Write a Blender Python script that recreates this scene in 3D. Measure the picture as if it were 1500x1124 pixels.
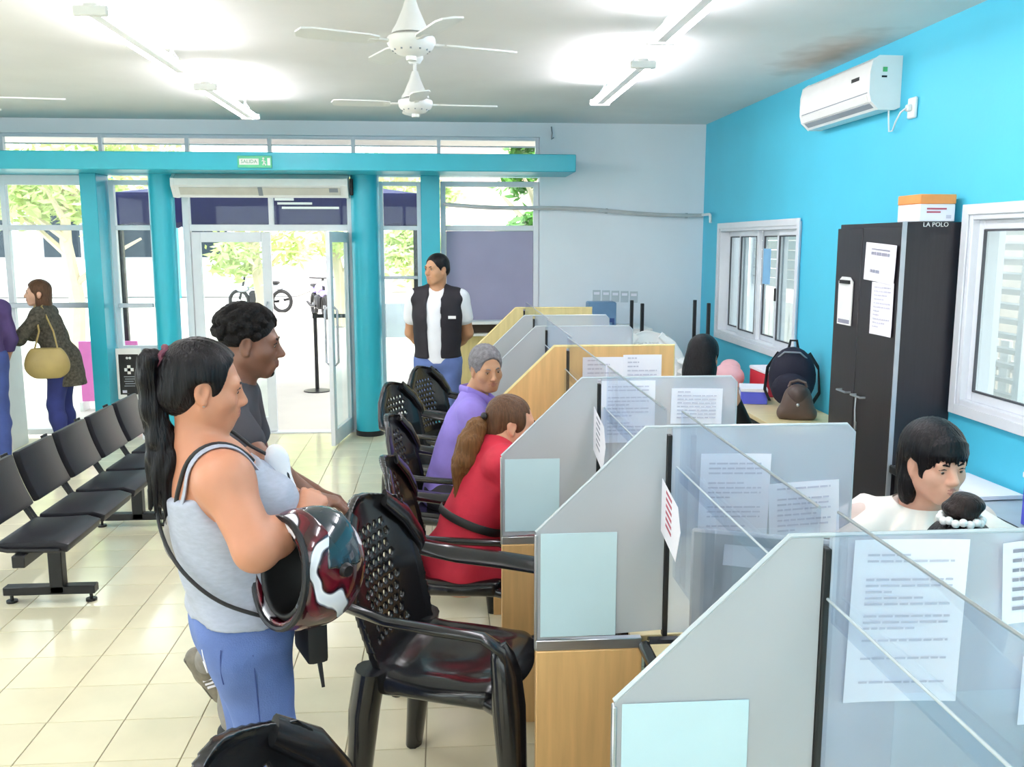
import bpy, bmesh, math, random
import numpy as np
from mathutils import Vector, Matrix, Euler
from math import sin, cos, pi, radians as R, sqrt, atan2
random.seed(7)
S = bpy.context.scene
for o in list(bpy.data.objects): bpy.data.objects.remove(o)
COL = S.collection

# ---------------------------------------------------------------- camera
cam = bpy.data.cameras.new('camera'); camo = bpy.data.objects.new('camera', cam); COL.objects.link(camo)
cam.sensor_fit = 'HORIZONTAL'; cam.sensor_width = 36.0
cam.lens = 36.0 * 1345.0 / 1500.0
cam.clip_start = 0.05; cam.clip_end = 300
camo.location = (0, 0, 1.85)
camo.rotation_euler = (R(90 - 8.749), 0, R(-4.412))
S.camera = camo

# ---------------------------------------------------------------- world, exposure
S.view_settings.view_transform = 'Standard'; S.view_settings.look = 'None'
S.view_settings.gamma = 1.0; S.view_settings.use_curve_mapping = False
S.view_settings.exposure = 0.83
S.cycles.use_denoising = True
S.cycles.max_bounces = 10; S.cycles.diffuse_bounces = 5; S.cycles.glossy_bounces = 4
S.cycles.transmission_bounces = 6; S.cycles.transparent_max_bounces = 24
S.cycles.caustics_reflective = False; S.cycles.caustics_refractive = False
S.cycles.sample_clamp_indirect = 6.0
W = bpy.data.worlds.new('sky'); S.world = W; W.use_nodes = True
nt = W.node_tree; bg = nt.nodes['Background']
bg.inputs[0].default_value = (0.955, 0.965, 1.0, 1); bg.inputs[1].default_value = 2.5
sun = bpy.data.lights.new('sun', 'SUN'); sun.energy = 1.2; sun.angle = R(3); sun.color = (1.0, 0.96, 0.88)
suno = bpy.data.objects.new('sun', sun); COL.objects.link(suno); suno.rotation_euler = (R(30), R(-22), 0)
TUBE_STRENGTH = 35.0
CEIL_Z = 2.965

# ---------------------------------------------------------------- materials
def lin(c):
    if isinstance(c, str):
        c = c.lstrip('#'); c = [int(c[i:i + 2], 16) / 255 for i in (0, 2, 4)]
    return tuple(x / 12.92 if x <= .04045 else ((x + .055) / 1.055) ** 2.4 for x in c)
def mat(name, col, rough=.5, metal=0, vary=.06, scale=9, bump=0, bscale=60, stretch=None, coat=0, spec=.5, emit=0, sheen=0):
    m = bpy.data.materials.new(name); m.use_nodes = True
    n = m.node_tree.nodes; l = m.node_tree.links; b = n['Principled BSDF']
    c = lin(col)
    tc = n.new('ShaderNodeTexCoord'); mp = n.new('ShaderNodeMapping'); l.new(tc.outputs['Object'], mp.inputs[0])
    if stretch: mp.inputs['Scale'].default_value = stretch
    nz = n.new('ShaderNodeTexNoise'); nz.inputs['Scale'].default_value = scale; nz.inputs['Detail'].default_value = 4
    l.new(mp.outputs[0], nz.inputs['Vector'])
    rp = n.new('ShaderNodeValToRGB'); l.new(nz.outputs[0], rp.inputs[0])
    rp.color_ramp.elements[0].position = .3; rp.color_ramp.elements[1].position = .7
    rp.color_ramp.elements[0].color = tuple(x * (1 - vary) for x in c) + (1,)
    rp.color_ramp.elements[1].color = tuple(min(1, x * (1 + vary)) for x in c) + (1,)
    l.new(rp.outputs[0], b.inputs['Base Color'])
    b.inputs['Roughness'].default_value = rough; b.inputs['Metallic'].default_value = metal
    b.inputs['Specular IOR Level'].default_value = spec
    if coat: b.inputs['Coat Weight'].default_value = coat; b.inputs['Coat Roughness'].default_value = .08
    if sheen: b.inputs['Sheen Weight'].default_value = sheen
    if emit: b.inputs['Emission Color'].default_value = c + (1,); b.inputs['Emission Strength'].default_value = emit
    if bump:
        n2 = n.new('ShaderNodeTexNoise'); n2.inputs['Scale'].default_value = bscale; n2.inputs['Detail'].default_value = 3
        l.new(mp.outputs[0], n2.inputs['Vector'])
        bp = n.new('ShaderNodeBump'); bp.inputs['Strength'].default_value = bump; bp.inputs['Distance'].default_value = .01
        l.new(n2.outputs[0], bp.inputs['Height']); l.new(bp.outputs[0], b.inputs['Normal'])
    return m
def glass(name, tint='#f4faf9', refl=.06, body=None, fac=0.0, transl=.5, rough=.02):
    """thin sheet: clear tinted transparency + Fresnel gloss, optionally mixed with a milky film"""
    m = bpy.data.materials.new(name); m.use_nodes = True
    n = m.node_tree.nodes; l = m.node_tree.links; n.clear()
    out = n.new('ShaderNodeOutputMaterial')
    tr = n.new('ShaderNodeBsdfTransparent'); tr.inputs[0].default_value = lin(tint) + (1,)
    gl = n.new('ShaderNodeBsdfGlossy'); gl.inputs['Roughness'].default_value = rough
    lw = n.new('ShaderNodeLayerWeight'); lw.inputs[0].default_value = .25
    mu = n.new('ShaderNodeMath'); mu.operation = 'MULTIPLY_ADD'; l.new(lw.outputs['Fresnel'], mu.inputs[0])
    mu.inputs[1].default_value = .2; mu.inputs[2].default_value = refl * .3
    base = tr.outputs[0]
    if body:
        tc = n.new('ShaderNodeTexCoord'); nz = n.new('ShaderNodeTexNoise'); nz.inputs['Scale'].default_value = 1.7
        l.new(tc.outputs['Object'], nz.inputs['Vector'])
        rp = n.new('ShaderNodeValToRGB'); l.new(nz.outputs[0], rp.inputs[0]); c = lin(body)
        rp.color_ramp.elements[0].position = .35; rp.color_ramp.elements[1].position = .65
        rp.color_ramp.elements[0].color = tuple(x * .93 for x in c) + (1,); rp.color_ramp.elements[1].color = tuple(min(1, x * 1.05) for x in c) + (1,)
        df = n.new('ShaderNodeBsdfDiffuse'); tl = n.new('ShaderNodeBsdfTranslucent')
        l.new(rp.outputs[0], df.inputs[0]); l.new(rp.outputs[0], tl.inputs[0])
        mx = n.new('ShaderNodeMixShader'); mx.inputs[0].default_value = transl; l.new(df.outputs[0], mx.inputs[1]); l.new(tl.outputs[0], mx.inputs[2])
        m2 = n.new('ShaderNodeMixShader'); m2.inputs[0].default_value = fac; l.new(base, m2.inputs[1]); l.new(mx.outputs[0], m2.inputs[2])
        base = m2.outputs[0]
    mg = n.new('ShaderNodeMixShader'); l.new(mu.outputs[0], mg.inputs[0]); l.new(base, mg.inputs[1]); l.new(gl.outputs[0], mg.inputs[2])
    l.new(mg.outputs[0], out.inputs[0])
    return m
def tube_mat(name, col, strength):
    m = bpy.data.materials.new(name); m.use_nodes = True; n = m.node_tree.nodes; n.clear()
    out = n.new('ShaderNodeOutputMaterial'); e = n.new('ShaderNodeEmission'); e.inputs[0].default_value = lin(col) + (1,); e.inputs[1].default_value = strength
    m.node_tree.links.new(e.outputs[0], out.inputs[0]); return m
M = {}
def add_stain(m, c, r, col, k):
    """brown damp stain with a ragged edge, at a fixed place on the surface"""
    n = m.node_tree.nodes; l = m.node_tree.links; b = n['Principled BSDF']; src = b.inputs['Base Color'].links[0].from_socket
    tc = n.new('ShaderNodeTexCoord'); nz = n.new('ShaderNodeTexNoise'); nz.inputs['Scale'].default_value = 5; l.new(tc.outputs['Object'], nz.inputs[0])
    mp = n.new('ShaderNodeMapping'); mp.vector_type = 'POINT'; l.new(tc.outputs['Object'], mp.inputs[0]); mp.inputs['Location'].default_value = [-c[i] / r[i] for i in range(3)]; mp.inputs['Scale'].default_value = [1 / x for x in r]
    ln = n.new('ShaderNodeVectorMath'); ln.operation = 'LENGTH'; l.new(mp.outputs[0], ln.inputs[0])
    ad = n.new('ShaderNodeMath'); ad.operation = 'MULTIPLY_ADD'; l.new(nz.outputs[0], ad.inputs[0]); ad.inputs[1].default_value = 1.2; l.new(ln.outputs['Value'], ad.inputs[2])
    mr = n.new('ShaderNodeMapRange'); l.new(ad.outputs[0], mr.inputs[0]); mr.inputs[1].default_value = .7; mr.inputs[2].default_value = 1.6; mr.inputs[3].default_value = k; mr.inputs[4].default_value = 0
    mx = n.new('ShaderNodeMix'); mx.data_type = 'RGBA'; l.new(mr.outputs[0], mx.inputs[0]); l.new(src, mx.inputs[6]); mx.inputs[7].default_value = lin(col) + (1,); l.new(mx.outputs[2], b.inputs['Base Color'])
def defm(**k):
    M.update(k)
defm(
 tile=mat('glazed_beige_tile', '#e9e1c2', .13, vary=.05, scale=3.5, bump=.02, bscale=4),
 gasket=mat('dark_gasket', '#4c4f56', .6),
 grout=mat('grout', '#a59c80', .8),
 ceil=mat('ceiling_paint', '#e4e4e2', .8, vary=.03, scale=2, bump=.05, bscale=25),
 white_wall=mat('white_wall_paint', '#ebf0f6', .7, vary=.02, scale=2, bump=.04, bscale=40),
 teal_wall=mat('turquoise_wall_paint', '#50c6e4', .5, vary=.03, scale=2, bump=.04, bscale=40),
 teal=mat('turquoise_gloss_paint', '#32b3c8', .35, vary=.04, scale=4),
 alu=mat('white_aluminium', '#e4e8ee', .35, vary=.02),
 alu_grey=mat('grey_aluminium', '#b9bec6', .35, metal=.4),
 pane=glass('window_pane'),
 black_pl=mat('black_plastic', '#17171a', .22, vary=.15, scale=30, bump=.03, bscale=220, coat=.25),
 black=mat('black_matte', '#161618', .55, vary=.1),
 dark_metal=mat('black_painted_steel', '#1c1c20', .4, metal=.2),
 steel=mat('brushed_steel', '#c3c7cc', .3, metal=.9, stretch=(1, 1, 40)),
 white_pl=mat('white_plastic', '#eeeeec', .35, vary=.02),
 grey_pl=mat('grey_plastic', '#8d949c', .45),
 wood=mat('orange_wood_laminate', '#deb277', .4, vary=.09, scale=5, stretch=(9, 9, .7)),
 ywood=mat('yellow_wood_laminate', '#d8c68c', .4, vary=.07, scale=5, stretch=(9, 9, .7)),
 deskwood=mat('cream_desk_laminate', '#e3cf9e', .4, vary=.06, scale=5, stretch=(1, 9, 9)),
 frost=glass('frosted_film_glass', '#e6eded', .05, '#d5d8dc', .84, .35, .2),
 milky=glass('tinted_partition_glass', '#eef3fa', .04, '#eff3fb', .5, .3, .05),
 clear=glass('clear_counter_glass', '#f6f9fd', .03),
 edge=mat('polished_glass_edge', '#bfc8cc', .2, vary=.02),
 paper=mat('white_paper', '#f4f2fb', .7, vary=.015),
 bluepaper=mat('pale_blue_sheet', '#c3dde4', .6, vary=.03, scale=5),
 ink=mat('grey_ink', '#cccada', .7), dink=mat('dark_ink', '#9696a6', .7), rink=mat('red_ink', '#b8566a', .7),
 wenge=mat('dark_wenge_laminate', '#221e25', .42, vary=.15, scale=6, stretch=(12, 12, .6)),
 tubeon=tube_mat('lit_fluorescent_tube', '#fbf7ff', TUBE_STRENGTH),
 orange=mat('orange_card', '#ef9a55', .6), red=mat('red_plastic', '#c9283c', .5), pink=mat('pink_fabric', '#e9b3b8', .8),
 blue=mat('blue_plastic', '#5a63d8', .4), box_blue=mat('steel_blue_plastic', '#6f93b8', .4), navy=mat('navy_fabric', '#15162a', .8, bump=.2),
 tent=mat('blue_tent_cloth', '#171b5a', .7, vary=.08), magenta=mat('magenta_board', '#ef7fc8', .6),
 grey_board=mat('grey_violet_fabric_board', '#a5a2bd', .8, vary=.04, scale=3),
 concrete=mat('pale_concrete', '#d6d3ca', .8, vary=.06, scale=1.2),
 leafm=mat('bright_leaf', '#cbdb98', .5, vary=.3, scale=3), leafd=mat('deep_leaf', '#5d9a3c', .5, vary=.3, scale=3), bark=mat('bark', '#cdbfa8', .8, bump=.4),
 brown=mat('brown_leather', '#5b4a42', .45, bump=.1), tan=mat('tan_bag_leather', '#a08c56', .5, vary=.12, scale=6, bump=.08),
)

add_stain(M['ceil'], (2.33, 5.6, CEIL_Z), (.28, .75, 1), '#8d7a66', .55)
# ---------------------------------------------------------------- mesh helpers
def V(*a): return Vector(a)
class MB:
    """collects shapes; build() links them as ONE mesh object"""
    def __init__(s): s.v = []; s.f = []; s.m = []
    def add(s, vs, fs, m=0, T=None):
        o = len(s.v)
        for p in vs:
            p = Vector(p); s.v.append(tuple(T @ p) if T else tuple(p))
        for f in fs: s.f.append(tuple(i + o for i in f)); s.m.append(m)
        return s
    def bm(s, b, m=0, T=None):
        b.verts.ensure_lookup_table(); b.verts.index_update()
        s.add([v.co.copy() for v in b.verts], [[v.index for v in f.verts] for f in b.faces], m, T); b.free(); return s
    def box(s, lo, hi, bev=0, m=0, T=None, seg=1):
        b = bmesh.new(); bmesh.ops.create_cube(b, size=1)
        for v in b.verts: v.co = Vector([(lo[i] + hi[i]) / 2 + v.co[i] * (hi[i] - lo[i]) for i in range(3)])
        if bev: bmesh.ops.bevel(b, geom=b.edges[:], offset=bev, segments=seg, affect='EDGES', profile=.6)
        return s.bm(b, m, T)
    def cbox(s, c, d, bev=0, m=0, T=None, seg=1):
        return s.box([c[i] - d[i] / 2 for i in range(3)], [c[i] + d[i] / 2 for i in range(3)], bev, m, T, seg)
    def cyl(s, a, b, r, r2=None, n=16, m=0, cap=True, T=None):
        r2 = r if r2 is None else r2; a = Vector(a); b = Vector(b); d = (b - a).normalized()
        x = d.orthogonal().normalized(); y = d.cross(x)
        vs = [a + (x * cos(2 * pi * i / n) + y * sin(2 * pi * i / n)) * r for i in range(n)] + [b + (x * cos(2 * pi * i / n) + y * sin(2 * pi * i / n)) * r2 for i in range(n)]
        fs = [(i, (i + 1) % n, n + (i + 1) % n, n + i) for i in range(n)]
        if cap: fs += [tuple(range(n))[::-1], tuple(range(n, 2 * n))]
        return s.add(vs, fs, m, T)
    def tube(s, pts, r, n=10, m=0, T=None, flat=None, closed=False, up=None):
        """sweep; r number or list; flat=(a,b) elliptical half sizes"""
        P = [Vector(p) for p in pts]; k = len(P); vs = []; fs = []
        prev = None
        for i, p in enumerate(P):
            if closed: t = P[(i + 1) % k] - P[i - 1]
            else: t = P[min(i + 1, k - 1)] - P[max(i - 1, 0)]
            t.normalize()
            if prev is None:
                x = Vector(up) if up else t.orthogonal(); x = (x - t * x.dot(t)).normalized()
            else:
                x = prev - t * prev.dot(t); x.normalize()
            prev = x; y = t.cross(x); rr = r[i] if isinstance(r, (list, tuple)) else r
            fa, fb = flat if flat else (1, 1)
            for j in range(n):
                a = 2 * pi * j / n; vs.append(p + x * cos(a) * rr * fa + y * sin(a) * rr * fb)
        for i in range(k if closed else k - 1):
            for j in range(n):
                q = (i + 1) % k
                fs.append((i * n + j, i * n + (j + 1) % n, q * n + (j + 1) % n, q * n + j))
        if not closed: fs += [tuple(range(n))[::-1], tuple(range((k - 1) * n, k * n))]
        return s.add(vs, fs, m, T)
    def lathe(s, prof, n=24, m=0, T=None):
        vs = []; fs = []; k = len(prof)
        for (r, z) in prof:
            for j in range(n): a = 2 * pi * j / n; vs.append((r * cos(a), r * sin(a), z))
        for i in range(k - 1):
            for j in range(n): fs.append((i * n + j, i * n + (j + 1) % n, (i + 1) * n + (j + 1) % n, (i + 1) * n + j))
        fs += [tuple(range(n))[::-1], tuple(range((k - 1) * n, k * n))]
        return s.add(vs, fs, m, T)
    def prism(s, poly, axis, lo, hi, m=0, T=None):
        """poly: 2-D points in the two other axes (x,y,z order), extruded lo..hi along axis"""
        def P(a, t):
            return {'x': (t, a[0], a[1]), 'y': (a[0], t, a[1]), 'z': (a[0], a[1], t)}[axis]
        n = len(poly); vs = [P(a, lo) for a in poly] + [P(a, hi) for a in poly]
        fs = [tuple(range(n))[::-1], tuple(range(n, 2 * n))] + [(i, (i + 1) % n, n + (i + 1) % n, n + i) for i in range(n)]
        return s.add(vs, fs, m, T)
    def sph(s, c, r, n=12, m=0, T=None):
        b = bmesh.new(); bmesh.ops.create_uvsphere(b, u_segments=n, v_segments=max(6, n * 2 // 3), radius=1)
        r = r if isinstance(r, (list, tuple)) else (r, r, r)
        for v in b.verts: v.co = Vector([c[i] + v.co[i] * r[i] for i in range(3)])
        return s.bm(b, m, T)
    def mesh(s, name, mats, smooth=True, ang=.7):
        me = bpy.data.meshes.new(name); me.from_pydata(s.v, [], s.f)
        for q in (mats if isinstance(mats, (list, tuple)) else [mats]): me.materials.append(q)
        me.polygons.foreach_set('material_index', s.m)
        b = bmesh.new(); b.from_mesh(me); bmesh.ops.recalc_face_normals(b, faces=b.faces); b.to_mesh(me); b.free()
        if smooth:
            me.polygons.foreach_set('use_smooth', [True] * len(me.polygons)); me.set_sharp_from_angle(angle=ang)
        me.update(); return me
    def build(s, name, mats, parent=None, at=None, rz=0, smooth=True, ang=.7):
        return link(name, s.mesh(name, mats, smooth, ang), parent, at, rz)
def link(name, me, parent=None, at=None, rz=0):
    o = bpy.data.objects.new(name, me); COL.objects.link(o)
    if parent is not None: o.parent = parent
    if at is not None: o.location = at
    if rz: o.rotation_euler[2] = rz
    return o
def tag(o, label, cat, group=None):
    o['label'] = label; o['category'] = cat
    if group: o['group'] = group
    return o
def thing(name, label, cat, at=(0, 0, 0), rz=0, group=None):
    o = bpy.data.objects.new(name, None); COL.objects.link(o); o.empty_display_size = .1
    o.location = at; o.rotation_euler[2] = rz
    return tag(o, label, cat, group)
def struct(name, parent=None, mb=None, mats=None, at=None):
    if mb is None:
        o = bpy.data.objects.new(name, None); COL.objects.link(o); o.empty_display_size = .1
        if at: o.location = at
        if parent: o.parent = parent
    else: o = mb.build(name, mats, parent, at)
    if not parent: o['kind'] = 'structure'
    return o
def dup(root, at, rz=None, label=None, group=None):
    r = root.copy(); COL.objects.link(r); r.location = at
    if rz is not None: r.rotation_euler[2] = rz
    if label: r['label'] = label
    if group: r['group'] = group
    def rec(a, b):
        for ch in list(a.children):
            c = ch.copy(); COL.objects.link(c); c.parent = b; rec(ch, c)
    rec(root, r)
    return r
def text_mesh(txt, size, depth=.001):
    cu = bpy.data.curves.new('lettering', 'FONT'); cu.body = txt; cu.size = size; cu.extrude = depth; cu.align_x = 'CENTER'; cu.align_y = 'CENTER'
    cu.resolution_u = 2
    o = bpy.data.objects.new('lettering', cu); COL.objects.link(o)
    dg = bpy.context.evaluated_depsgraph_get(); me = bpy.data.meshes.new_from_object(o.evaluated_get(dg))
    bpy.data.objects.remove(o); return me
def text_into(mb, txt, size, T, m=0, depth=.0008):
    me = text_mesh(txt, size, depth)
    mb.add([v.co for v in me.vertices], [tuple(p.vertices) for p in me.polygons], m, T); bpy.data.meshes.remove(me)
def frameT(o, x, y):
    """matrix with local x along x, local y along y"""
    x = Vector(x).normalized(); y = Vector(y).normalized(); z = x.cross(y)
    return Matrix(((x[0], y[0], z[0], o[0]), (x[1], y[1], z[1], o[1]), (x[2], y[2], z[2], o[2]), (0, 0, 0, 1)))
def hair_mat(name, col, rough=.35, st=(60, 60, 4)):
    return mat(name, col, rough, vary=.35, scale=3, bump=.5, bscale=3, stretch=st, spec=.22)
# ================================================================ setting
XR = 2.554; YB = 8.9; YG = 9.0; TS = .295
fl = struct('floor', None, MB().box((-5.6, -3.0, -.12), (XR, 9.05, -.006)), M['grout'])
tb = MB().cbox((0, 0, -.003), (TS - .004, TS - .004, .006), .0012)
tme = tb.mesh('tile', M['tile'], ang=.5)
cells = []
for i in range(-18, 11):
    for j in range(-22, 20):
        cx = -.37 + TS * (i + .5); cy = 3.463 + TS * (j + .5)
        if -5.6 < cx < XR - .1 and -3 < cy < 8.95: cells.append((cx, cy))
vis = [c for c in cells if 2.55 < c[1] < 8.8 and c[0] < .62 and c[0] > -.62 * c[1] + .3]
vis.sort(key=lambda c: c[1] * c[1] + .3 * c[0] * c[0]); near = set(vis[:300])
rest = MB()
for c in cells:
    if c in near: link('tile', tme, fl, (c[0], c[1], 0))
    else:
        h = TS / 2 - .002
        rest.add([(c[0] - h, c[1] - h, 0), (c[0] + h, c[1] - h, 0), (c[0] + h, c[1] + h, 0), (c[0] - h, c[1] + h, 0)], [(0, 1, 2, 3)])
ro = rest.build('tile_field', M['tile'], fl, smooth=False); ro['kind'] = 'stuff'
struct('ceiling', None, MB().box((-5.8, -3.2, CEIL_Z), (XR + .2, 9.15, CEIL_Z + .15)), M['ceil'])
# right wall with two window openings
W1 = (6.42, 8.33, 1.0, 2.0); W2 = (2.35, 4.33, 1.03, 2.01)
wr = MB(); x0, x1 = XR, XR + .18
ys = [-3.2, W2[0], W2[1], W1[0], W1[1], 9.1]
wr.box((x0, ys[0], -.1), (x1, ys[1], CEIL_Z)).box((x0, ys[2], -.1), (x1, ys[3], CEIL_Z)).box((x0, ys[4], -.1), (x1, ys[5], CEIL_Z))
for w in (W1, W2):
    wr.box((x0, w[0], -.1), (x1, w[1], w[2])).box((x0, w[0], w[3]), (x1, w[1], CEIL_Z))
struct('wall_right', None, wr, M['teal_wall'])
for i, w in enumerate((W1, W2)):      # white plastered reveals
    a, b, c, d = w; rv = MB()
    rv.box((x0 + .002, b - .004, c), (x1 + .01, b + .0, d)).box((x0 + .002, a, c), (x1 + .01, a + .004, d)).box((x0 + .002, a, c), (x1 + .01, b, c + .004)).box((x0 + .002, a, d - .004), (x1 + .01, b, d))
    struct('trim_%d' % (9 + i), None, rv, M['white_wall'])
struct('wall_right_outer', None, MB().box((x1, -3.2, -.1), (x1 + .012, W2[0], CEIL_Z)).box((x1, W2[1], -.1), (x1 + .012, W1[0], CEIL_Z)).box((x1, W1[1], -.1), (x1 + .012, 9.1, CEIL_Z)), M['white_wall'])
struct('wall_left', None, MB().box((-5.8, -3.2, -.1), (-5.6, 9.1, .8)).box((-5.8, -3.2, 2.7), (-5.6, 9.1, CEIL_Z)).box((-5.8, -3.2, .8), (-5.6, -2.4, 2.7)).box((-5.8, 6.4, .8), (-5.6, 9.1, 2.7)), M['white_wall'])
struct('wall_back', None, MB().box((-5.6, -3.2, -.1), (XR, -3.0, .8)).box((-5.6, -3.2, 2.7), (XR, -3.0, CEIL_Z)).box((-5.6, -3.2, .8), (-5.0, -3.0, 2.7)).box((2.0, -3.2, .8), (XR, -3.0, 2.7)), M['white_wall'])
wf = MB().box((.955, YB, -.1), (XR, 9.1, CEIL_Z)).box((-5.6, YB, 2.835), (.955, 9.1, CEIL_Z))
struct('wall_front', None, wf, M['white_wall'])
# turquoise beam
bmz0, bmz1 = 2.465, 2.618
struct('trim_1', None, MB().box((-5.6, 8.26, bmz0), (1.205, YB - .001, bmz1), .006).box((-5.6, YB - .001, bmz0), (.954, 9.06, bmz1)), M['teal'])
# columns
def struct_col(n, mb): return struct('trim_%d' % n, None, mb, [M['teal'], M['black']])
struct_col(2, MB().box((-3.235, 8.72, 0), (-3.09, 9.04, bmz0), .004))
for n, cx, r in ((3, -2.56, .112), (4, -.70, .133)):
    mb = MB().cyl((cx, 8.86, .05), (cx, 8.86, bmz0), r, n=32).cyl((cx, 8.86, .0), (cx, 8.86, .05), r + .004, n=32, m=1); struct_col(n, mb)
struct_col(5, MB().box((-.178, 8.80, 0), (.0, 9.02, bmz0), .004))

def bar(mb, x0, x1, z0, z1, y=YG, d=.06, m=0): mb.box((x0, y - d / 2, z0), (x1, y + d / 2, z1), .003, m)
def glazed(n, xs, zs, fw=.045, y=YG, name='window', skip=()):
    """frame grid with a pane in every cell; xs, zs = centre lines of the members"""
    e = struct('%s_%d' % (name, n)); f = MB()
    for x in xs: bar(f, x - fw / 2, x + fw / 2, zs[0] - fw / 2, zs[-1] + fw / 2, y)
    for z in zs: bar(f, xs[0] + fw / 2, xs[-1] - fw / 2, z - fw / 2, z + fw / 2, y, .055)
    f.build('window_frame', M['alu'], e)
    for i in range(len(xs) - 1):
        for j in range(len(zs) - 1):
            if (i, j) in skip: continue
            MB().box((xs[i] + fw / 2, y - .003, zs[j] + fw / 2), (xs[i + 1] - fw / 2, y + .003, zs[j + 1] - fw / 2)).build('pane', M['pane'], e)
    return e
T1, T2 = 1.985, 2.40
w1 = glazed(1, (-5.5, -4.02, -3.26), (.05, T1, T2), .05)
MB().box((-5.45, YG - .09, 1.24), (-3.27, YG - .05, 1.29), .004).build('push_bar', M['alu_grey'], w1)
MB().box((-5.5, YG - .03, T2 + .02), (-3.2, YG + .03, bmz0 - .002)).build('transom_panel', M['alu'], w1)
w2 = glazed(2, (-3.05, -2.69), (.05, .85, T1, T2), .045, skip=((0, 0),))
MB().box((-3.03, YG - .01, .07), (-2.71, YG + .01, .83)).build('kick_panel', M['white_pl'], w2)
MB().box((-3.03, YG - .09, 1.24), (-2.71, YG - .05, 1.28), .004).build('push_bar', M['alu_grey'], w2)
w3 = glazed(3, (-.56, -.20), (.05, T1, T2), .04)
MB().box((-.54, YG - .09, 1.50), (-.22, YG - .05, 1.53), .004).build('push_bar', M['alu_grey'], w3)
MB().box((-.54, YG + .004, .93), (-.22, YG + .012, 1.26)).build('frosted_sticker', M['milky'], w3)
w4 = glazed(4, (.03, .925), (1.06, T1, T2), .05, skip=((0, 0),))
MB().box((.056, YG - .02, 1.087), (.899, YG + .01, 1.958), .004).build('blind_panel', M['grey_board'], w4)
struct('wall_front_low', None, MB().box((.0, YB + .02, -.1), (.955, 9.08, 1.03)), M['ywood'])
w5 = glazed(5, (-5.55, -4.0, -3.12, -2.34, -1.585, -.81, -.005, .935), (2.60, 2.825), .035)
MB().box((-5.55, YG + .0, 2.745), (.93, YG + .015, 2.758)).build('glazing_bar', M['alu'], w5)
struct('trim_8', None, MB().box((-5.8, 9.12, 2.93), (3.0, 10.7, 3.0)), mat('pale_pink_soffit', '#f3e3de', .8))
# entrance: transom lights, closed left leaf, right leaf swung inwards
d1 = struct('door_1')
f = MB()
for x in (-2.38, -.85): bar(f, x - .03, x + .03, 0, T2 + .03, YG, .08)
bar(f, -1.615, -1.575, T1, T2, YG, .07); bar(f, -2.35, -.88, T1 - .03, T1 + .03, YG, .075); bar(f, -2.35, -.88, T2 - .02, T2 + .03, YG, .075)
bar(f, -2.35, -.88, 0, .015, YG, .12)
f.build('door_frame', M['alu'], d1)
for a, b in ((-2.35, -1.615), (-1.575, -.88)): MB().box((a, YG - .003, T1 + .03), (b, YG + .003, T2 - .02)).build('pane', M['pane'], d1)
def leaf(hx, rz, sgn, y=YG):
    r = struct('door_leaf', d1); r.location = (hx, y, 0); r.rotation_euler[2] = rz
    L = .735; g = MB(); s = .085
    for a, b, z0, z1 in ((0, s, .02, 1.945), (L - s, L, .02, 1.945), (s, L - s, .02, .16), (s, L - s, 1.85, 1.945)):
        g.box((min(a * sgn, b * sgn), -.02, z0), (max(a * sgn, b * sgn), .02, z1), .003)
    g.build('leaf_frame', M['alu'], r)
    MB().box((min(s * sgn, (L - s) * sgn), -.003, .16), (max(s * sgn, (L - s) * sgn), .003, 1.85)).build('pane', M['pane'], r)
    h = MB()
    for yy in (-.055, .055): h.tube([((L - .05) * sgn, yy * .4, .75), ((L - .05) * sgn, yy, .78), ((L - .05) * sgn, yy, 1.25), ((L - .05) * sgn, yy * .4, 1.28)], .011, 8)
    h.build('handle', M['alu_grey'], r)
leaf(-2.345, 0, 1); leaf(-.885, R(82), -1, YG - .02)
MB().box((-.835, 8.94, .1), (-.825, 8.95, 1.98)).box((-.80, 8.945, .0), (-.76, 8.985, 2.4)).build('door_jamb', M['alu_grey'], d1)

glazed(8, (-4.97, -3.6, -2.2, -.8, .6, 1.97), (.83, 2.67), .06, -3.1)  # unseen window behind the camera, added to bring in fill daylight
# right-wall windows: sliding white aluminium
def slide_window(n, w, leaves, frm=.055):
    e = struct('window_%d' % n); y0, y1, z0, z1 = w; f = MB(); xi = XR - .015
    for a, b, c, d in ((y0, y0 + frm, z0, z1), (y1 - frm, y1, z0, z1), (y0 + frm, y1 - frm, z0, z0 + frm), (y0 + frm, y1 - frm, z1 - frm, z1)):
        f.box((xi, a, c), (XR + .13, b, d), .004)
    # face trim round the opening
    for a, b, c, d in ((y0 - .02, y0 + .03, z0 - .02, z1 + .02), (y1 - .03, y1 + .02, z0 - .02, z1 + .02), (y0 + .03, y1 - .03, z0 - .02, z0 + .03), (y0 + .03, y1 - .03, z1 - .03, z1 + .02)):
        f.box((xi - .012, a, c), (xi - .002, b, d), .002)
    f.build('window_frame', M['alu'], e)
    for (a, b, dx) in leaves:
        g = MB(); s = .045; X0 = XR + .02 + dx; X1 = X0 + .03; za, zb = z0 + frm, z1 - frm
        for p, q, c, d in ((a, a + s, za, zb), (b - s, b, za, zb), (a + s, b - s, za, za + s), (a + s, b - s, zb - s, zb)): g.box((X0, p, c), (X1, q, d), .003)
        lf = g.build('sash', M['alu'], e)
        MB().box((X0 + .012, a + s, za + s), (X0 + .017, b - s, zb - s)).build('pane', M['pane'], lf)
        gk = MB(); w_ = .009
        for p, q, c, d in ((a + s, a + s + w_, za + s, zb - s), (b - s - w_, b - s, za + s, zb - s), (a + s, b - s, za + s, za + s + w_), (a + s, b - s, zb - s - w_, zb - s)): gk.box((X0 - .002, p, c), (X0 + .011, q, d))
        gk.build('gasket', M['gasket'], lf)
    return e
a, b = W1[0] + .055, W1[1] - .055; st = (b - a) / 4
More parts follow.
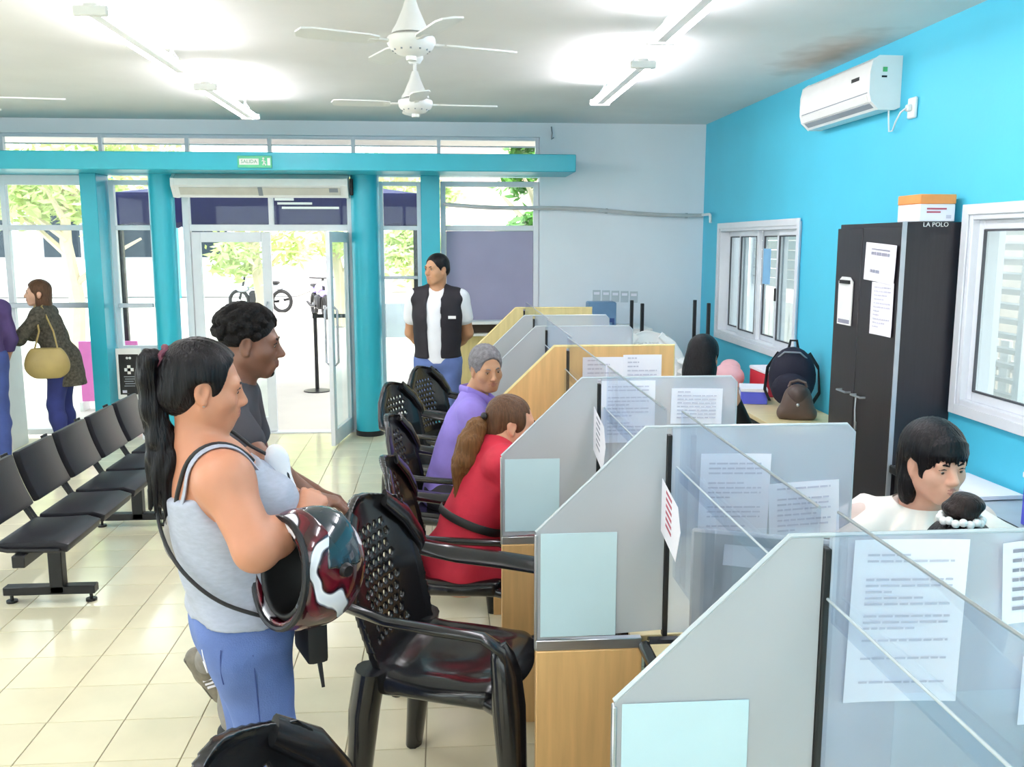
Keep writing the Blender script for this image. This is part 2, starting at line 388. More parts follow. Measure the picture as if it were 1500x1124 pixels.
e6 = slide_window(6, W1, [(a + st * k - (.02 if k else 0), a + st * (k + 1) + .02 * (k < 3), .045 * (k % 2)) for k in range(4)])
MB().box((XR + .008, a + st - .012, 1.40), (XR + .019, a + st + .016, 1.50), .004).build('latch', M['black'], e6)
MB().box((XR + .024, a + st + .16, 1.52), (XR + .028, a + st + .32, 1.80)).build('blue_sticker', mat('sky_blue_sticker', '#8cc4ee', .5), e6)
a, b = W2[0] + .055, W2[1] - .055; st = (b - a) / 3
slide_window(7, W2, [(a, a + st + .02, 0), (a + st - .02, a + 2 * st + .02, .045), (a + 2 * st - .02, b, .0)])

e9 = struct('window_9'); f = MB()  # left-wall glazing out of view, put in to brighten the hall
for y in (-2.37, -.6, 1.2, 3.0, 4.8, 6.37): f.box((-5.74, y - .03, .8), (-5.66, y + .03, 2.7))
f.box((-5.74, -2.4, .8), (-5.66, 6.4, .86)).box((-5.74, -2.4, 2.64), (-5.66, 6.4, 2.7)); f.build('window_frame', M['alu'], e9)
for a, b in ((-2.34, -.63), (-.57, 1.17), (1.23, 2.97), (3.03, 4.77), (4.83, 6.34)): MB().box((-5.703, a, .86), (-5.697, b, 2.64)).build('pane', M['pane'], e9)
# ================================================================ outdoors
struct('ground', None, MB().box((-60, 9.06, -.16), (40, 90, -.03)).box((XR + .18, -40, -.16), (40, 9.06, -.03)).box((-60, -40, -.16), (-5.8, 9.06, -.03)).box((-5.8, -40, -.16), (XR + .18, -3.2, -.03)), M['concrete'])
# narrow yard outside the side windows: white louvred shutter and picket fence
sh = thing('louvred_shutter', 'white louvred shutter outside the right-hand window', 'shutter', (3.05, 5.0, 0))
MB().box((-.03, -.45, .75), (.02, -.40, 2.4)).box((-.03, .40, .75), (.02, .45, 2.4)).box((-.03, -.4, .75), (.02, .4, .82)).box((-.03, -.4, 2.33), (.02, .4, 2.4)).build('shutter_frame', M['white_pl'], sh)
lv = MB().box((-.03, -.4, -.006), (.03, .4, .006)).mesh('slat', M['white_pl'])
for k in range(19):
    q = link('slat', lv, sh, (0, 0, .87 + k * .08)); q.rotation_euler = (0, R(35), 0)
pf = thing('picket_fence', 'white picket fence running past outside the side windows', 'fence', (3.5, 0, 0))
pk = MB().box((-.012, -.045, 0), (.012, .045, 1.28), .004).mesh('picket', M['white_pl'])
for k in range(62): link('picket', pk, pf, (0, 2.2 + k * .14, -.03))
for z in (.35, 1.05): MB().box((.012, 2.1, z), (.045, 10.9, z + .07)).build('rail', M['white_pl'], pf)
sh2 = thing('roller_shutter', 'pale grey slatted shutter seen through the four-pane window', 'shutter', (3.25, 7.9, 0))
lv2 = MB().box((-.012, -1.5, 0), (.012, 1.5, .085), .006).mesh('slat', M['alu_grey'])
for k in range(9): link('slat', lv2, sh2, (0, 0, 1.42 + k * .09))
for s in (-1.53, 1.53): MB().box((-.03, s - .03, -.03), (.03, s + .03, 2.3)).build('guide_rail', M['alu'], sh2)
struct('yard_wall', None, MB().box((4.6, -6, -.1), (4.8, 12, 3.4)), mat('neighbour_wall', '#e6e0da', .8))
# blue gazebo over the entrance
tn = thing('gazebo', 'blue pop-up gazebo standing outside the glass entrance', 'tent', (-2.0, 12.6, 0))
x0, x1, y0, y1 = -1.75, 1.75, -1.5, 1.5; zc = 2.42; zv = 2.05
roof = MB(); ap = (0, 0, 2.72); cs = [(x0, y0, zc), (x1, y0, zc), (x1, y1, zc), (x0, y1, zc)]
roof.add(cs + [ap] + [(c[0], c[1], zc - .02) for c in cs] + [(0, 0, 2.70)], [(0, 1, 4), (1, 2, 4), (2, 3, 4), (3, 0, 4), (6, 5, 9), (7, 6, 9), (8, 7, 9), (5, 8, 9)])
roof.build('canopy', M['tent'], tn, smooth=False)
for a, b in ((0, 1), (1, 2), (2, 3), (3, 0)):
    p, q = Vector(cs[a]), Vector(cs[b]); v = MB(); d = (q - p); n = Vector((d.y, -d.x, 0)).normalized() * .012; k = 14
    vs = []; fs = []
    for i in range(k + 1):
        s = p + d * i / k; dz = .03 * (i % 2)
        vs += [s + n, s - n, Vector((s.x, s.y, zv + dz)) + n, Vector((s.x, s.y, zv + dz)) - n]
    for i in range(k):
        o = i * 4; fs += [(o, o + 4, o + 6, o + 2), (o + 1, o + 3, o + 7, o + 5), (o, o + 1, o + 5, o + 4), (o + 2, o + 6, o + 7, o + 3)]
    fs += [(0, 2, 3, 1), (k * 4, k * 4 + 1, k * 4 + 3, k * 4 + 2)]
    v.add(vs, fs); v.build('valance', M['tent'], tn, smooth=False)
for x in (x0 + .04, x1 - .04):
    for y in (y0 + .04, y1 - .04): MB().box((x - .03, y - .03, -.03), (x + .03, y + .03, zc)).build('leg', M['dark_metal'] if y < 0 else M['white_pl'], tn)
# white print on the valance
pr_ = MB()
for k, (u, w_, z, h) in enumerate(((.08, .22, 2.33, .03), (.11, .40, 2.285, .026), (.16, .66, 2.235, .026))): pr_.box((u, y0 - .02, z), (u + w_, y0 - .014, z + h))
pr_.build('white_print', M['white_pl'], tn)
# far building across the street
bd = thing('street_building', 'white building with turquoise pillar and grey windows across the street', 'building', (-11.07, 32.4, 0)); bd.scale = (1.35, 1.35, 1.35)
MB().box((-4.5, 0, 0), (4.5, 5, 3.0)).build('wall', M['white_wall'], bd)
MB().box((-4.8, -.9, 3.0), (4.8, 5.2, 3.35)).build('roof_slab', mat('pale_pink_render', '#f1ddd8', .8), bd)
for x in (-2.9, -1.2, .75, 2.4): 
    w = MB().box((x - .5, -.06, .95), (x + .5, .02, 2.35)).build('window', M['alu_grey'], bd)
    MB().box((x - .44, -.075, 1.0), (x + .44, -.061, 2.3)).build('pane', mat('dusky_window', '#2e3944', .8, spec=.1), w)
for x in (.05, 1.55): MB().box((x - .13, -.5, -.03), (x + .13, -.2, 3.0)).build('pillar', M['teal'], bd)
bd2 = thing('low_house', 'pale low house with pinkish roof behind the palm outside', 'building', (2.16, 35.1, 0)); bd2.scale = (1.35, 1.35, 1.35)
MB().box((-3, 0, 0), (6, 5, 2.9)).build('wall', mat('pale_cream_render', '#f0e4d6', .8), bd2)
MB().prism([(-.6, 2.9), (2.5, 4.6), (5.6, 2.9)], 'x', -3.3, 6.3).build('roof', mat('pale_roof_tile', '#e6b7a4', .8), bd2)
for x in (-.8, 2.6):
    w = MB().box((x - .5, -.05, 1.1), (x + .5, .02, 2.2)).build('window', M['alu'], bd2); MB().box((x - .44, -.06, 1.15), (x + .44, -.052, 2.15)).build('pane', M['pane'], w)
# trees: trunk, branches, one crown of real leaves each
def tree(label, at, h, rad, n, leaf, seed, ls=.11, squash=.75, low=.35):
    rnd = random.Random(seed); t = thing('street_tree', label, 'tree', at, 0, 'trees outside the entrance')
    tr = MB().tube([(0, 0, 0), (.08, .03, h * .25), (-.05, .06, h * .5), (.04, 0, h * .8)], [.16, .13, .1, .04], 8)
    for k in range(6):
        a = k * 1.05 + rnd.random(); z = h * (.3 + .07 * k)
        tr.tube([(0, 0, z), (cos(a) * rad * .4, sin(a) * rad * .4, z + .5), (cos(a) * rad * .75, sin(a) * rad * .75, z + .8)], [.06, .04, .02], 6)
    tr.build('trunk', M['bark'], t)
    lv = MB()
    cl = [(rnd.gauss(0, .45) * rad, rnd.gauss(0, .45) * rad, h * (low + (1 - low) * rnd.random())) for _ in range(26)]
    for i in range(n):
        c = cl[rnd.randrange(26)]; p = Vector((c[0] + rnd.gauss(0, .2) * rad, c[1] + rnd.gauss(0, .2) * rad, c[2] + rnd.gauss(0, .16) * rad * squash))
        x = Vector((rnd.gauss(0, 1), rnd.gauss(0, 1), rnd.gauss(0, .6))).normalized(); y = x.orthogonal().normalized(); s = ls * (.6 + rnd.random() * .8)
        lv.add([p - x * s, p + y * s * .35, p + x * s, p - y * s * .35], [(0, 1, 2), (0, 2, 3)])
    o = lv.build('foliage', leaf, t, smooth=False); o['kind'] = 'stuff'; return t
tree('leafy yellow-green tree outside the leftmost window', (-6.0, 15.5, 0), 3.7, 1.5, 3600, M['leafm'], 1, low=.66)
tree('slim tree with twisted trunk seen through the closed door leaf', (-3.4, 17.5, 0), 3.2, 1.0, 2200, M['leafm'], 2, low=.42)
tree('light green tree behind the gazebo seen through the open doorway', (-2.3, 20.8, 0), 3.5, 1.1, 2200, M['leafm'], 3, low=.45)
tree('small tree seen in the gap between the two right columns', (-.5, 18.2, 0), 3.2, .8, 1800, M['leafm'], 4, low=.4)
tree('deep green tree beside the white front wall outside', (1.5, 13.5, 0), 3.9, .8, 4000, M['leafd'], 5, ls=.1, low=.42)
# stanchion outside the open door
sx = thing('queue_post', 'thin black queue post with round foot outside the open door', 'post', (-1.588, 11.74, -.03))
MB().lathe([(.0, 0), (.17, 0), (.17, .012), (.03, .035), (.0, .035)]).build('foot', M['dark_metal'], sx)
MB().cyl((0, 0, .03), (0, 0, .95), .025).build('pole', M['dark_metal'], sx)
MB().box((-.03, -.03, .93), (.03, .03, 1.0), .006).build('belt_head', M['black'], sx)
MB().box((.03, -.004, .935), (.62, .004, .985)).build('belt', M['black'], sx)
# magenta board outside left
mg = thing('magenta_board', 'bright magenta display board standing outside behind the waiting seats', 'board', (-3.72, 10.6, -.03))
MB().box((-.34, -.02, .1), (.30, .02, .78), .004).build('panel', M['magenta'], mg); MB().box((-.34, -.1, 0), (-.30, .1, .1)).build('foot', M['white_pl'], mg); MB().box((.26, -.1, 0), (.30, .1, .1)).build('foot', M['white_pl'], mg)
# two motorbikes parked in the street
def motorbike(label, at, rz, paint):
    t = thing('motorbike', label, 'motorbike', at, rz, 'motorbikes parked in the street')
    for y in (-.62, .62):
        a = [(0, y + .27 * cos(k * pi / 12), .3 + .27 * sin(k * pi / 12)) for k in range(24)]
        MB().tube(a, .05, 8, closed=True).cyl((-.05, y, .3), (.05, y, .3), .05, m=1).build('wheel', [M['black'], M['steel']], t)
    MB().tube([(0, .62, .3), (0, .5, .7), (0, .42, 1.0)], .035, 8).tube([(-.32, .34, 1.02), (0, .42, 1.0), (.32, .34, 1.02)], .016, 8).build('fork_and_handlebar', M['dark_metal'], t)
    MB().sph((0, .12, .74), (.14, .26, .13)).sph((0, .5, .62), (.11, .2, .09)).sph((0, -.5, .68), (.1, .26, .08)).build('bodywork', paint, t)
    MB().box((-.12, -.55, .76), (.12, -.02, .84), .03).build('seat', M['black'], t)
    MB().box((-.12, -.15, .22), (.12, .3, .58), .06).tube([(.12, .1, .3), (.14, -.4, .28), (.14, -.8, .36)], .035, 8).build('engine', M['dark_metal'], t)
    MB().sph((0, .56, .88), (.07, .05, .07)).build('headlight', M['alu'], t); return t
motorbike('violet motorbike parked in the street beyond the open door', (-3.05, 23.5, -.03), R(200), mat('violet_paint', '#a89ae4', .3))
motorbike('grey motorbike parked farther left beyond the door', (-4.9, 25.5, -.03), R(75), M['alu_grey'])
# ================================================================ ceiling fixtures
def batten(label, x, y, ln=1.42, rz=0):
    t = thing('ceiling_batten_light', label, 'light', (x, y, CEIL_Z), rz, 'fluorescent battens on the ceiling')
    h = .11
    MB().box((-.03, -ln / 2, -h - .045), (.03, ln / 2, -h), .006).build('housing', M['white_pl'], t)
    for s in (-.052, .052): MB().cyl((s, -ln / 2 + .03, -h - .035), (s, ln / 2 - .03, -h - .035), .014, n=12).build('tube', M['tubeon'], t)
    for y0 in (-ln / 2 - .004, ln / 2 - .026):
        MB().box((-.072, y0, -h - .055), (.072, y0 + .03, -h - .012), .006).build('end_cap', M['white_pl'], t)
    for y0 in (-ln * .36, ln * .36):
        MB().cyl((0, y0, 0), (0, y0, -.035), .035, .022, n=12).cyl((0, y0, -.03), (0, y0, -h), .008, n=8).tube([(-.03, y0, -h + .004), (0, y0, -.06), (.03, y0, -h + .004)], .006, 6).build('bracket', M['grey_pl'], t)
    return t
batten('lit twin-tube batten light over the middle of the waiting seats', -1.47, 4.92)
batten('lit batten light nearest the glass entrance, beyond the first one', -1.47, 6.86)
batten('lit batten light over the glass counters near the air conditioner', 1.13, 5.92)
batten('lit batten light at the top edge of the view over the clerks', 1.08, 3.9)
batten('lit batten light above the view on the seat side of the near room', -1.47, 2.0); batten('lit batten light above the view on the counter side of the near room', 1.08, 2.0)
batten('lit batten light far out on the left side of the hall', -4.0, 4.9); batten('lit batten light at the back of the room behind the viewer', -1.47, -.6); batten('lit batten light behind the viewer over the counter end', 1.08, -.6)
def ceiling_fan(label, x, y, z, rod_top=CEIL_Z, ang=38, rad=.5):
    t = thing('ceiling_fan', label, 'fan', (x, y, z), 0, 'white ceiling fans')
    H = rod_top - z
    MB().lathe([(.0, H), (.05, H), (.052, H - .03), (.03, H - .06), (.0, H - .06)]).build('ceiling_cup', M['white_pl'], t)
    MB().cyl((0, 0, .12), (0, 0, H - .05), .011, n=10).build('rod', M['white_pl'], t)
    MB().lathe([(.0, .19), (.018, .19), (.035, .14), (.066, .07), (.082, .045), (.084, .035), (.0, .035)]).build('bell_cover', M['white_pl'], t)
    mo = MB().lathe([(.0, .034), (.07, .034), (.102, .02), (.106, .0), (.094, -.024), (.06, -.048), (.022, -.058), (.022, -.075), (.0, -.076)]).build('motor', M['white_pl'], t)
    v = MB()
    for k in range(12):
        a = k * pi / 6; v.cbox((.078 * cos(a), .078 * sin(a), -.036), (.008, .008, .006), 0, 0)
    v.build('vent_slots', M['grey_pl'], mo)
    for k in range(4):
        a = R(ang + 90 * k); T = Matrix.Rotation(a, 4, 'Z') @ Matrix.Rotation(R(9), 4, 'X')
        b = MB().prism([(.15, -.035), (.2, -.05), (rad - .06, -.058), (rad - .015, -.045), (rad, 0), (rad - .015, .045), (rad - .06, .058), (.2, .05), (.15, .035)], 'z', -.004, .003, T=T)
        b.build('blade', M['white_pl'], t)
        MB().box((.06, -.014, -.006), (.19, .014, .004), .002, T=T).build('blade_arm', M['white_pl'], t)
    return t
ceiling_fan('white ceiling fan nearest the viewer, high in the middle', -.115, 4.15, 2.70, ang=21, rad=.50)
ceiling_fan('second white ceiling fan, hanging lower down the picture behind the nearest', -.14, 5.75, 2.672, ang=5, rad=.5)
ceiling_fan('white ceiling fan at the far left of the ceiling, only blade ends in view', -2.75, 5.75, 2.69, ang=8, rad=.55)

# ================================================================ things on the walls
ac = thing('air_conditioner', 'white split air conditioner high on the turquoise wall', 'air conditioner', (XR - .001, 5.59, 2.58))
pf_ = [(0, 0.02), (0, .285), (-.13, .285), (-.165, .26), (-.178, .2), (-.178, .09), (-.165, .045), (-.12, .0), (-.03, 0)]
MB().prism(pf_, 'y', -.485, .485).build('body', M['white_pl'], ac, ang=.5)
MB().prism([(0, .01), (0, .287), (-.132, .288), (-.168, .262), (-.181, .2), (-.181, .09), (-.168, .043), (-.12, -.003), (-.03, -.003)], 'y', -.50, -.485).build('end_cap', M['white_pl'], ac, ang=.5)
MB().prism([(0, .01), (0, .287), (-.132, .288), (-.168, .262), (-.181, .2), (-.181, .09), (-.168, .043), (-.12, -.003), (-.03, -.003)], 'y', .485, .50).build('end_cap', M['white_pl'], ac, ang=.5)
MB().box((-.1795, -.47, .088), (-.176, .47, .094)).build('seam_line', M['grey_pl'], ac)
T = Matrix.Translation((-.172, 0, .062)) @ Matrix.Rotation(R(-28), 4, 'Y'); MB().box((-.006, -.46, -.022), (.004, .46, .022), .002, T=T).build('louvre', M['white_pl'], ac)
T = Matrix.Translation((-.145, 0, .025)) @ Matrix.Rotation(R(-48), 4, 'Y'); MB().box((-.003, -.46, -.018), (.002, .46, .018), .002, T=T).build('louvre', M['grey_pl'], ac)
MB().box((-.180, -.36, .175), (-.177, -.26, .195)).build('badge', M['black'], ac)
MB().box((-.11, -.502, .20), (-.085, -.499, .225)).build('green_sticker', mat('green_sticker', '#58b873', .5), ac); MB().box((-.115, -.502, .17), (-.085, -.499, .18)).build('print', M['black'], ac)
ot = thing('wall_socket', 'white wall socket beside the air conditioner with plug and cable', 'socket', (XR - .001, 4.93, 2.565))
MB().box((-.02, -.04, -.055), (0, .04, .055), .006).build('plate', M['white_pl'], ot)
MB().box((-.045, -.018, -.018), (-.02, .018, .018), .006).build('plug', M['white_pl'], ot)
MB().tube([(-.045, 0, 0), (-.06, .03, -.02), (-.05, .1, -.06), (-.03, .17, -.10), (-.03, .21, -.10), (-.04, .2, -.05), (-.05, .19, .03)], .005, 8).build('cable', M['white_pl'], ot)
cd = thing('conduit', 'grey conduit pipe sagging along the white front wall into the corner', 'pipe', (0, YB - .04, 2.15))
pts = [(.03 + 2.5 * t, -.02 + .0 * t, .055 - .10 * t - .012 * sin(t * 3 * pi)) for t in [k / 16 for k in range(17)]]
MB().tube(pts, .019, 8).build('pipe', mat('light_grey_conduit', '#bfc0c0', .5), cd)
for k in (5, 10, 15): MB().cbox((pts[k][0], .003, pts[k][2]), (.02, .055, .045), .003).build('clip', M['grey_pl'], cd)
c2 = thing('cable_elbow', 'short white cable stub bent down beside the four-pane window top', 'pipe', (XR - .03, 8.55, 2.11))
MB().tube([(0, .3, .0), (0, .05, .0), (-.015, -.03, -.01), (-.02, -.06, -.08)], .013, 8).build('pipe', M['white_pl'], c2)
ex = thing('exit_sign', 'small green and white exit sign on the turquoise beam', 'sign', (-1.585, 8.255, 2.535))
MB().box((-.145, -.012, -.05), (.145, 0, .05), .002).build('plate', mat('exit_green', '#5cc493', .4), ex)
MB().box((-.13, -.015, -.026), (.035, -.012, .026)).build('white_field', M['white_pl'], ex)
m_ = MB(); text_into(m_, 'SALIDA', .042, frameT((-.047, -.0155, 0), (1, 0, 0), (0, 0, 1))); m_.build('lettering', mat('green_ink', '#3f9b74', .5), ex, smooth=False)
m_ = MB().sph((.075, -.014, .028), (.009, .003, .009), 8).tube([(.072, -.014, .016), (.08, -.014, -.006), (.068, -.014, -.03)], .006, 6).tube([(.08, -.014, -.006), (.096, -.014, -.03)], .006, 6).tube([(.06, -.014, .004), (.074, -.014, .012), (.094, -.014, .0)], .004, 6)
m_.box((.108, -.015, -.03), (.132, -.012, .032)); m_.build('running_figure', M['white_pl'], ex)
# air curtain over the door
av = thing('air_curtain', 'long white air curtain unit over the glass entrance door', 'air curtain', (-1.63, 8.86, 2.26))
MB().prism([(0, .0), (0, .205), (-.12, .205), (-.2, .16), (-.2, .10), (-.12, .0)], 'x', -.76, .76).build('body', M['white_pl'], av, ang=.4)
for s in (-1, 1): MB().prism([(0, -.005), (0, .21), (-.125, .21), (-.206, .163), (-.206, .097), (-.123, -.005)], 'x', min(s * .76, s * .79), max(s * .76, s * .79)).build('end_cap', M['white_pl'], av, ang=.4)
T = Matrix.Translation((0, -.162, .047)) @ Matrix.Rotation(R(-51), 4, 'X')
MB().box((-.72, -.045, -.004), (.72, .035, -.0005), T=T).build('outlet_grille', mat('pale_beige_grille', '#cfccc2', .5), av)
MB().box((-.02, -.05, -.008), (.02, .04, -.003), T=T).build('grille_joint', M['grey_pl'], av); MB().box((.62, -.04, -.008), (.70, .0, -.004), T=T).build('control_plate', M['grey_pl'], av)
MB().box((.80, -.12, .02), (.83, -.02, .17), .004).build('side_box', M['black'], av)
# ledge below the violet board
struct('trim_6', None, MB().box((.0, 8.72, 1.075), (.95, YB + .019, 1.105), .003).box((.0, 8.80, .955), (.95, YB + .019, .98), .003), M['white_pl'])
struct('trim_7', None, MB().box((.0, 8.88, .98), (.95, YB + .019, 1.075)), mat('dark_recess_band', '#4a3b30', .6))  # dark brown strip closing the gap between the two white ledges
# notices on the white wall
for k in range(5):
    x = 1.515 + k * .092
    o = MB().box((-.038, -.003, -.055), (.038, 0, .055)).box((-.028, -.0036, .01), (.028, -.003, .035), m=1).build('wall_notice', [mat('faded_grey_paper', '#c3cbd0', .7), M['paper']], None, (x, YB - .0005, 1.335 - .004 * k))
    tag(o, 'faded grey notice number %s from the left on the white wall over the blue box' % ('one', 'two', 'three', 'four', 'five')[k], 'notice', 'row of faded notices')
wz = thing('loose_wire', 'short dark wire end hanging from the ceiling edge of the white wall', 'wire', (1.06, YB - .004, 2.93))
MB().tube([(0, 0, 0), (.005, -.015, -.06), (.0, -.02, -.12), (.02, -.015, -.1)], .006, 6).build('wire', M['grey_pl'], wz)
# paper makers ----------------------------------------------------------------
def paper(name, label, at, w, h, face, lines=12, ink='ink', seed=0, tilt=0, skip=(), head=False, group=None, cat='paper', marg=.12, parent_mat='paper', dens=1.0):
    """sheet hung flat: face 'y' (seen from -y) or 'x' (seen from -x); `at` = its centre"""
    rnd = random.Random(seed)
    T = frameT((0, 0, 0), (1, 0, 0), (0, 0, 1)) if face == 'y' else frameT((0, 0, 0), (0, -1, 0), (0, 0, 1))
    T = T @ Matrix.Rotation(tilt, 4, 'Z')
    n = thing(name, label, cat, at, 0, group)
    mb = MB(); nx, ny = 6, 8; vs = []; fs = []
    for j in range(ny + 1):
        for i in range(nx + 1):
            u, v = i / nx, j / ny; curl = .004 * (abs(u - .5) * 2) ** 3 + .006 * max(0, .25 - v) * (1 if rnd.random() > 2 else u)
            vs.append(((u - .5) * w, (v - .5) * h, curl + .001))
    for j in range(ny):
        for i in range(nx): a = j * (nx + 1) + i; fs.append((a, a + 1, a + nx + 2, a + nx + 1))
    mb.add(vs, fs, 0, T); mb.add([(x, y, z - .0006) for x, y, z in vs], [f[::-1] for f in fs], 0, T)
    sh = mb.build('sheet', M[parent_mat], n, ang=1.2)
    if lines:
        lm = MB(); y = h * (.5 - marg * .7)
        if head: lm.box((-w * .3, y - h * .035, .0055), (w * .3, y, .0058), T=T); y -= h * .09
        st = (h * (1 - marg * 1.5)) / lines
        for k in range(lines):
            if k in skip: y -= st; continue
            L = w * (1 - 2 * marg) * (1 if rnd.random() < .6 else .3 + .5 * rnd.random()); x = -w * (.5 - marg)
            while L > .004:      # words
                g = min(L, w * (.05 + .12 * rnd.random())); lm.box((x, y - st * .34 * dens, .0052), (x + g, y, .0055), T=T); x += g + w * .018; L -= g + w * .018
            y -= st
        lm.build('print', M[ink], sh, smooth=False)
    return n
# cupboard ---------------------------------------------------------------------
cu = thing('office_cupboard', 'tall dark wenge cupboard between the two side windows', 'cupboard', (2.25, 4.38, 0))
MB().box((.018, 0, 0), (.30, .745, 1.948), .002).build('carcass', M['wenge'], cu)
for a, b in ((0.006, .425), (.431, .74)):
    d = MB().box((0, a, .04), (.0175, b, 1.925), .002).build('door', M['wenge'], cu)
    hy = a + .06 if a > .4 else b - .1
    h = MB(); y0 = (.47 if a > .4 else .29); h.tube([(0, y0, 1.03), (-.03, y0, 1.03), (-.03, y0 + .11, 1.03), (0, y0 + .11, 1.03)], .006, 8); h.build('handle', M['steel'], d)
MB().box((-.002, -.003, .0), (.02, .004, 1.95)).build('edge_band', M['alu_grey'], cu)
k_ = MB().tube([(-.008, .385, 1.02), (-.012, .38, .95), (-.01, .375, .88)], .004, 6).box((-.012, .36, .84), (-.006, .378, .885)).build('hanging_key', M['steel'], cu)
m_ = MB(); text_into(m_, 'LA POLO', .032, frameT((.165, -.0012, 1.935), (1, 0, 0), (0, 0, 1))); m_.build('lettering', M['white_pl'], cu, smooth=False)
paper('door_notice', 'white headed notice taped at the top of the dark cupboard door', (2.243, 4.575, 1.745), .33, .195, 'x', 3, 'dink', 3, tilt=R(-3), skip=(1,), head=True, marg=.2)
paper('door_list', 'long white list hanging under the headed notice on the cupboard', (2.247, 4.535, 1.512), .235, .27, 'x', 11, 'ink', 4)
cb = thing('door_clipboard', 'narrow white clipboard sheet on the far cupboard door', 'clipboard', (2.246, 4.965, 1.525))
MB().prism([(.088, .11), (.085, -.13), (-.085, -.13), (-.088, .11), (-.05, .135), (.05, .135)], 'x', -.006, 0).build('board', M['white_pl'], cb)
MB().prism([(.06, .118), (.06, .098), (-.06, .098), (-.06, .118)], 'x', -.016, -.006).build('clip', M['black'], cb); MB().box((-.0068, -.07, -.122), (-.006, .07, -.1)).build('dark_band', M['dink'], cb)
bx = thing('orange_box', 'orange and white cardboard box on top of the dark cupboard', 'box', (2.42, 4.50, 1.95))
MB().box((-.085, -.11, 0), (.095, .11, .085), .003).build('carton', M['paper'], bx); MB().box((-.087, -.113, .085), (.097, .113, .132), .004).build('lid', M['orange'], bx)
l_ = MB()
for k, w_ in enumerate((.1,)): l_.box((-.05, -.1118, .058 - .016 * k), (-.05 + w_, -.1105, .066 - .016 * k))
l_.build('print', M['rink'], bx); MB().box((-.05, -.1118, .042), (.02, -.1105, .050)).build('print', M['rink'], bx); MB().box((.05, -.1118, .015), (.075, -.1105, .032)).build('mark', M['ink'], bx)

# ================================================================ counters
PY = [1.475, 2.42, 3.34, 4.39, 5.45, 6.28, 7.02]
PX = [.292, .253, .218, .245, .262, .27, .27]
def partition(i, label, kind):
    x0 = PX[i]; y = PY[i]; t = thing('counter_partition', label, 'partition', (x0, y, 0), 0, 'counter partitions')
    ch, sx, xr = .30, .365, .885; zb, zl, zt = .72, 1.06, 1.35; d = .012 if kind == 'glass' else .02
    poly = [(0, zb + .03), (sx - .008, zb + .05), (sx - .008, zt), (ch, zt), (0, zl)]
    wood = {'wood': M['wood'], 'yellow': M['ywood']}.get(kind)
    if kind == 'glass':
        MB().prism(poly, 'y', -d / 2, d / 2).build('frosted_panel', M['frost'], t, smooth=False)
        MB().prism([(sx + .008, .76), (xr, .76), (xr, zt - .02), (xr - .02, zt), (sx + .008, zt)], 'y', -d / 2, d / 2).build('clear_panel', M['milky'], t, smooth=False)
        MB().tube([(.0, 0, zl + .002), (ch, 0, zt + .002), (xr - .02, 0, zt + .002), (xr + .002, 0, zt - .02), (xr + .002, 0, .77)], .005, 6).build('polished_edge', M['edge'], t)
        MB().box((0, -.012, zb), (sx - .066, .012, zb + .03), .002).build('bottom_rail', M['steel'], t)
        MB().box((-.004, -.009, zb), (.004, .009, zl - .005), .002).build('end_strip', M['steel'], t)
        base = M['wood']
    else:
        MB().prism(poly, 'y', -d / 2, d / 2).build('side_panel', wood, t, smooth=False)
        MB().prism([(sx + .008, .76), (xr, .76), (xr, zt), (sx + .008, zt)], 'y', -d / 2, d / 2).build('back_panel', wood, t, smooth=False)
        MB().tube([(.0, 0, zl), (ch, 0, zt), (xr, 0, zt), (xr, 0, .77)], .011, 6).build('edge_band', M['ywood'], t)
        base = wood
    MB().box((sx - .007, -.011, zb + .03), (sx + .007, .011, zt - .02), .002).build('dark_seam', M['black'], t)
    MB().box((0, -.018, 0), (sx - .066, .018, zb), .002).build('base_panel', base, t)
    return t
names = ['frosted glass partition nearest the viewer, bottom right', 'frosted glass partition second from the viewer, beside the empty near chair', 'frosted glass partition third from the viewer, just behind the red dress',
         'orange wooden partition in front of the man in violet', 'frosted glass partition directly behind the orange wooden one', 'frosted glass partition second behind the orange wooden one', 'pale yellow wooden partition at the far end of the counter']
for i, nm in enumerate(names): partition(i, nm, 'wood' if i == 3 else 'yellow' if i == 6 else 'glass')
pa = [.36] + PY; 
bayn = ['nearest bay', 'second bay', 'third bay before the red dress', 'fourth bay', 'fifth bay', 'sixth bay', 'farthest bay']
for i in range(7):
    y0 = (PY[i - 1] if i else .3) + .016; y1 = PY[i] - .016; xs = ((PX[i - 1] if i else PX[0]) + PX[i]) / 2 + .365
    g = thing('counter_glass', 'upright clear glass pane of the counter in the ' + bayn[i], 'glass', (xs, 0, 0), 0, 'clear panes along the counter')
    a = MB().box((-.004, y0, .93), (.004, y1, 1.24)).build('lower_pane', M['clear'], g, smooth=False)
    MB().cyl((0, y0, 1.243), (0, y1, 1.243), .0026, n=6).build('lit_edge', M['edge'], a)
    b = MB().box((.008, y0, 1.20), (.014, y1, 1.395)).build('upper_pane', M['clear'], g, smooth=False)
    MB().cyl((.011, y0, 1.397), (.011, y1, 1.397), .003, n=6).build('lit_edge', M['steel'], b)
    k = thing('counter_desk', 'cream counter desk with black rounded edge in the ' + bayn[i], 'desk', (xs, 0, 0), 0, 'counter desks')
    MB().box((-.075, y0, .715), (.40, y1, .745), .002).build('desktop', M['deskwood'], k)
    MB().tube([(-.08, y1 - .012, .73), (-.08, y0 + .03, .73)], .019, 10).build('black_edge', M['black_pl'], k)
    MB().box((-.078, y0, .04), (-.06, y1, .713)).build('modesty_panel', M['black'], k)
    MB().tube([(-.07, y1 - .012, .742), (.39, y1 - .012, .742)], .018, 8).build('back_edge', M['black_pl'], k)
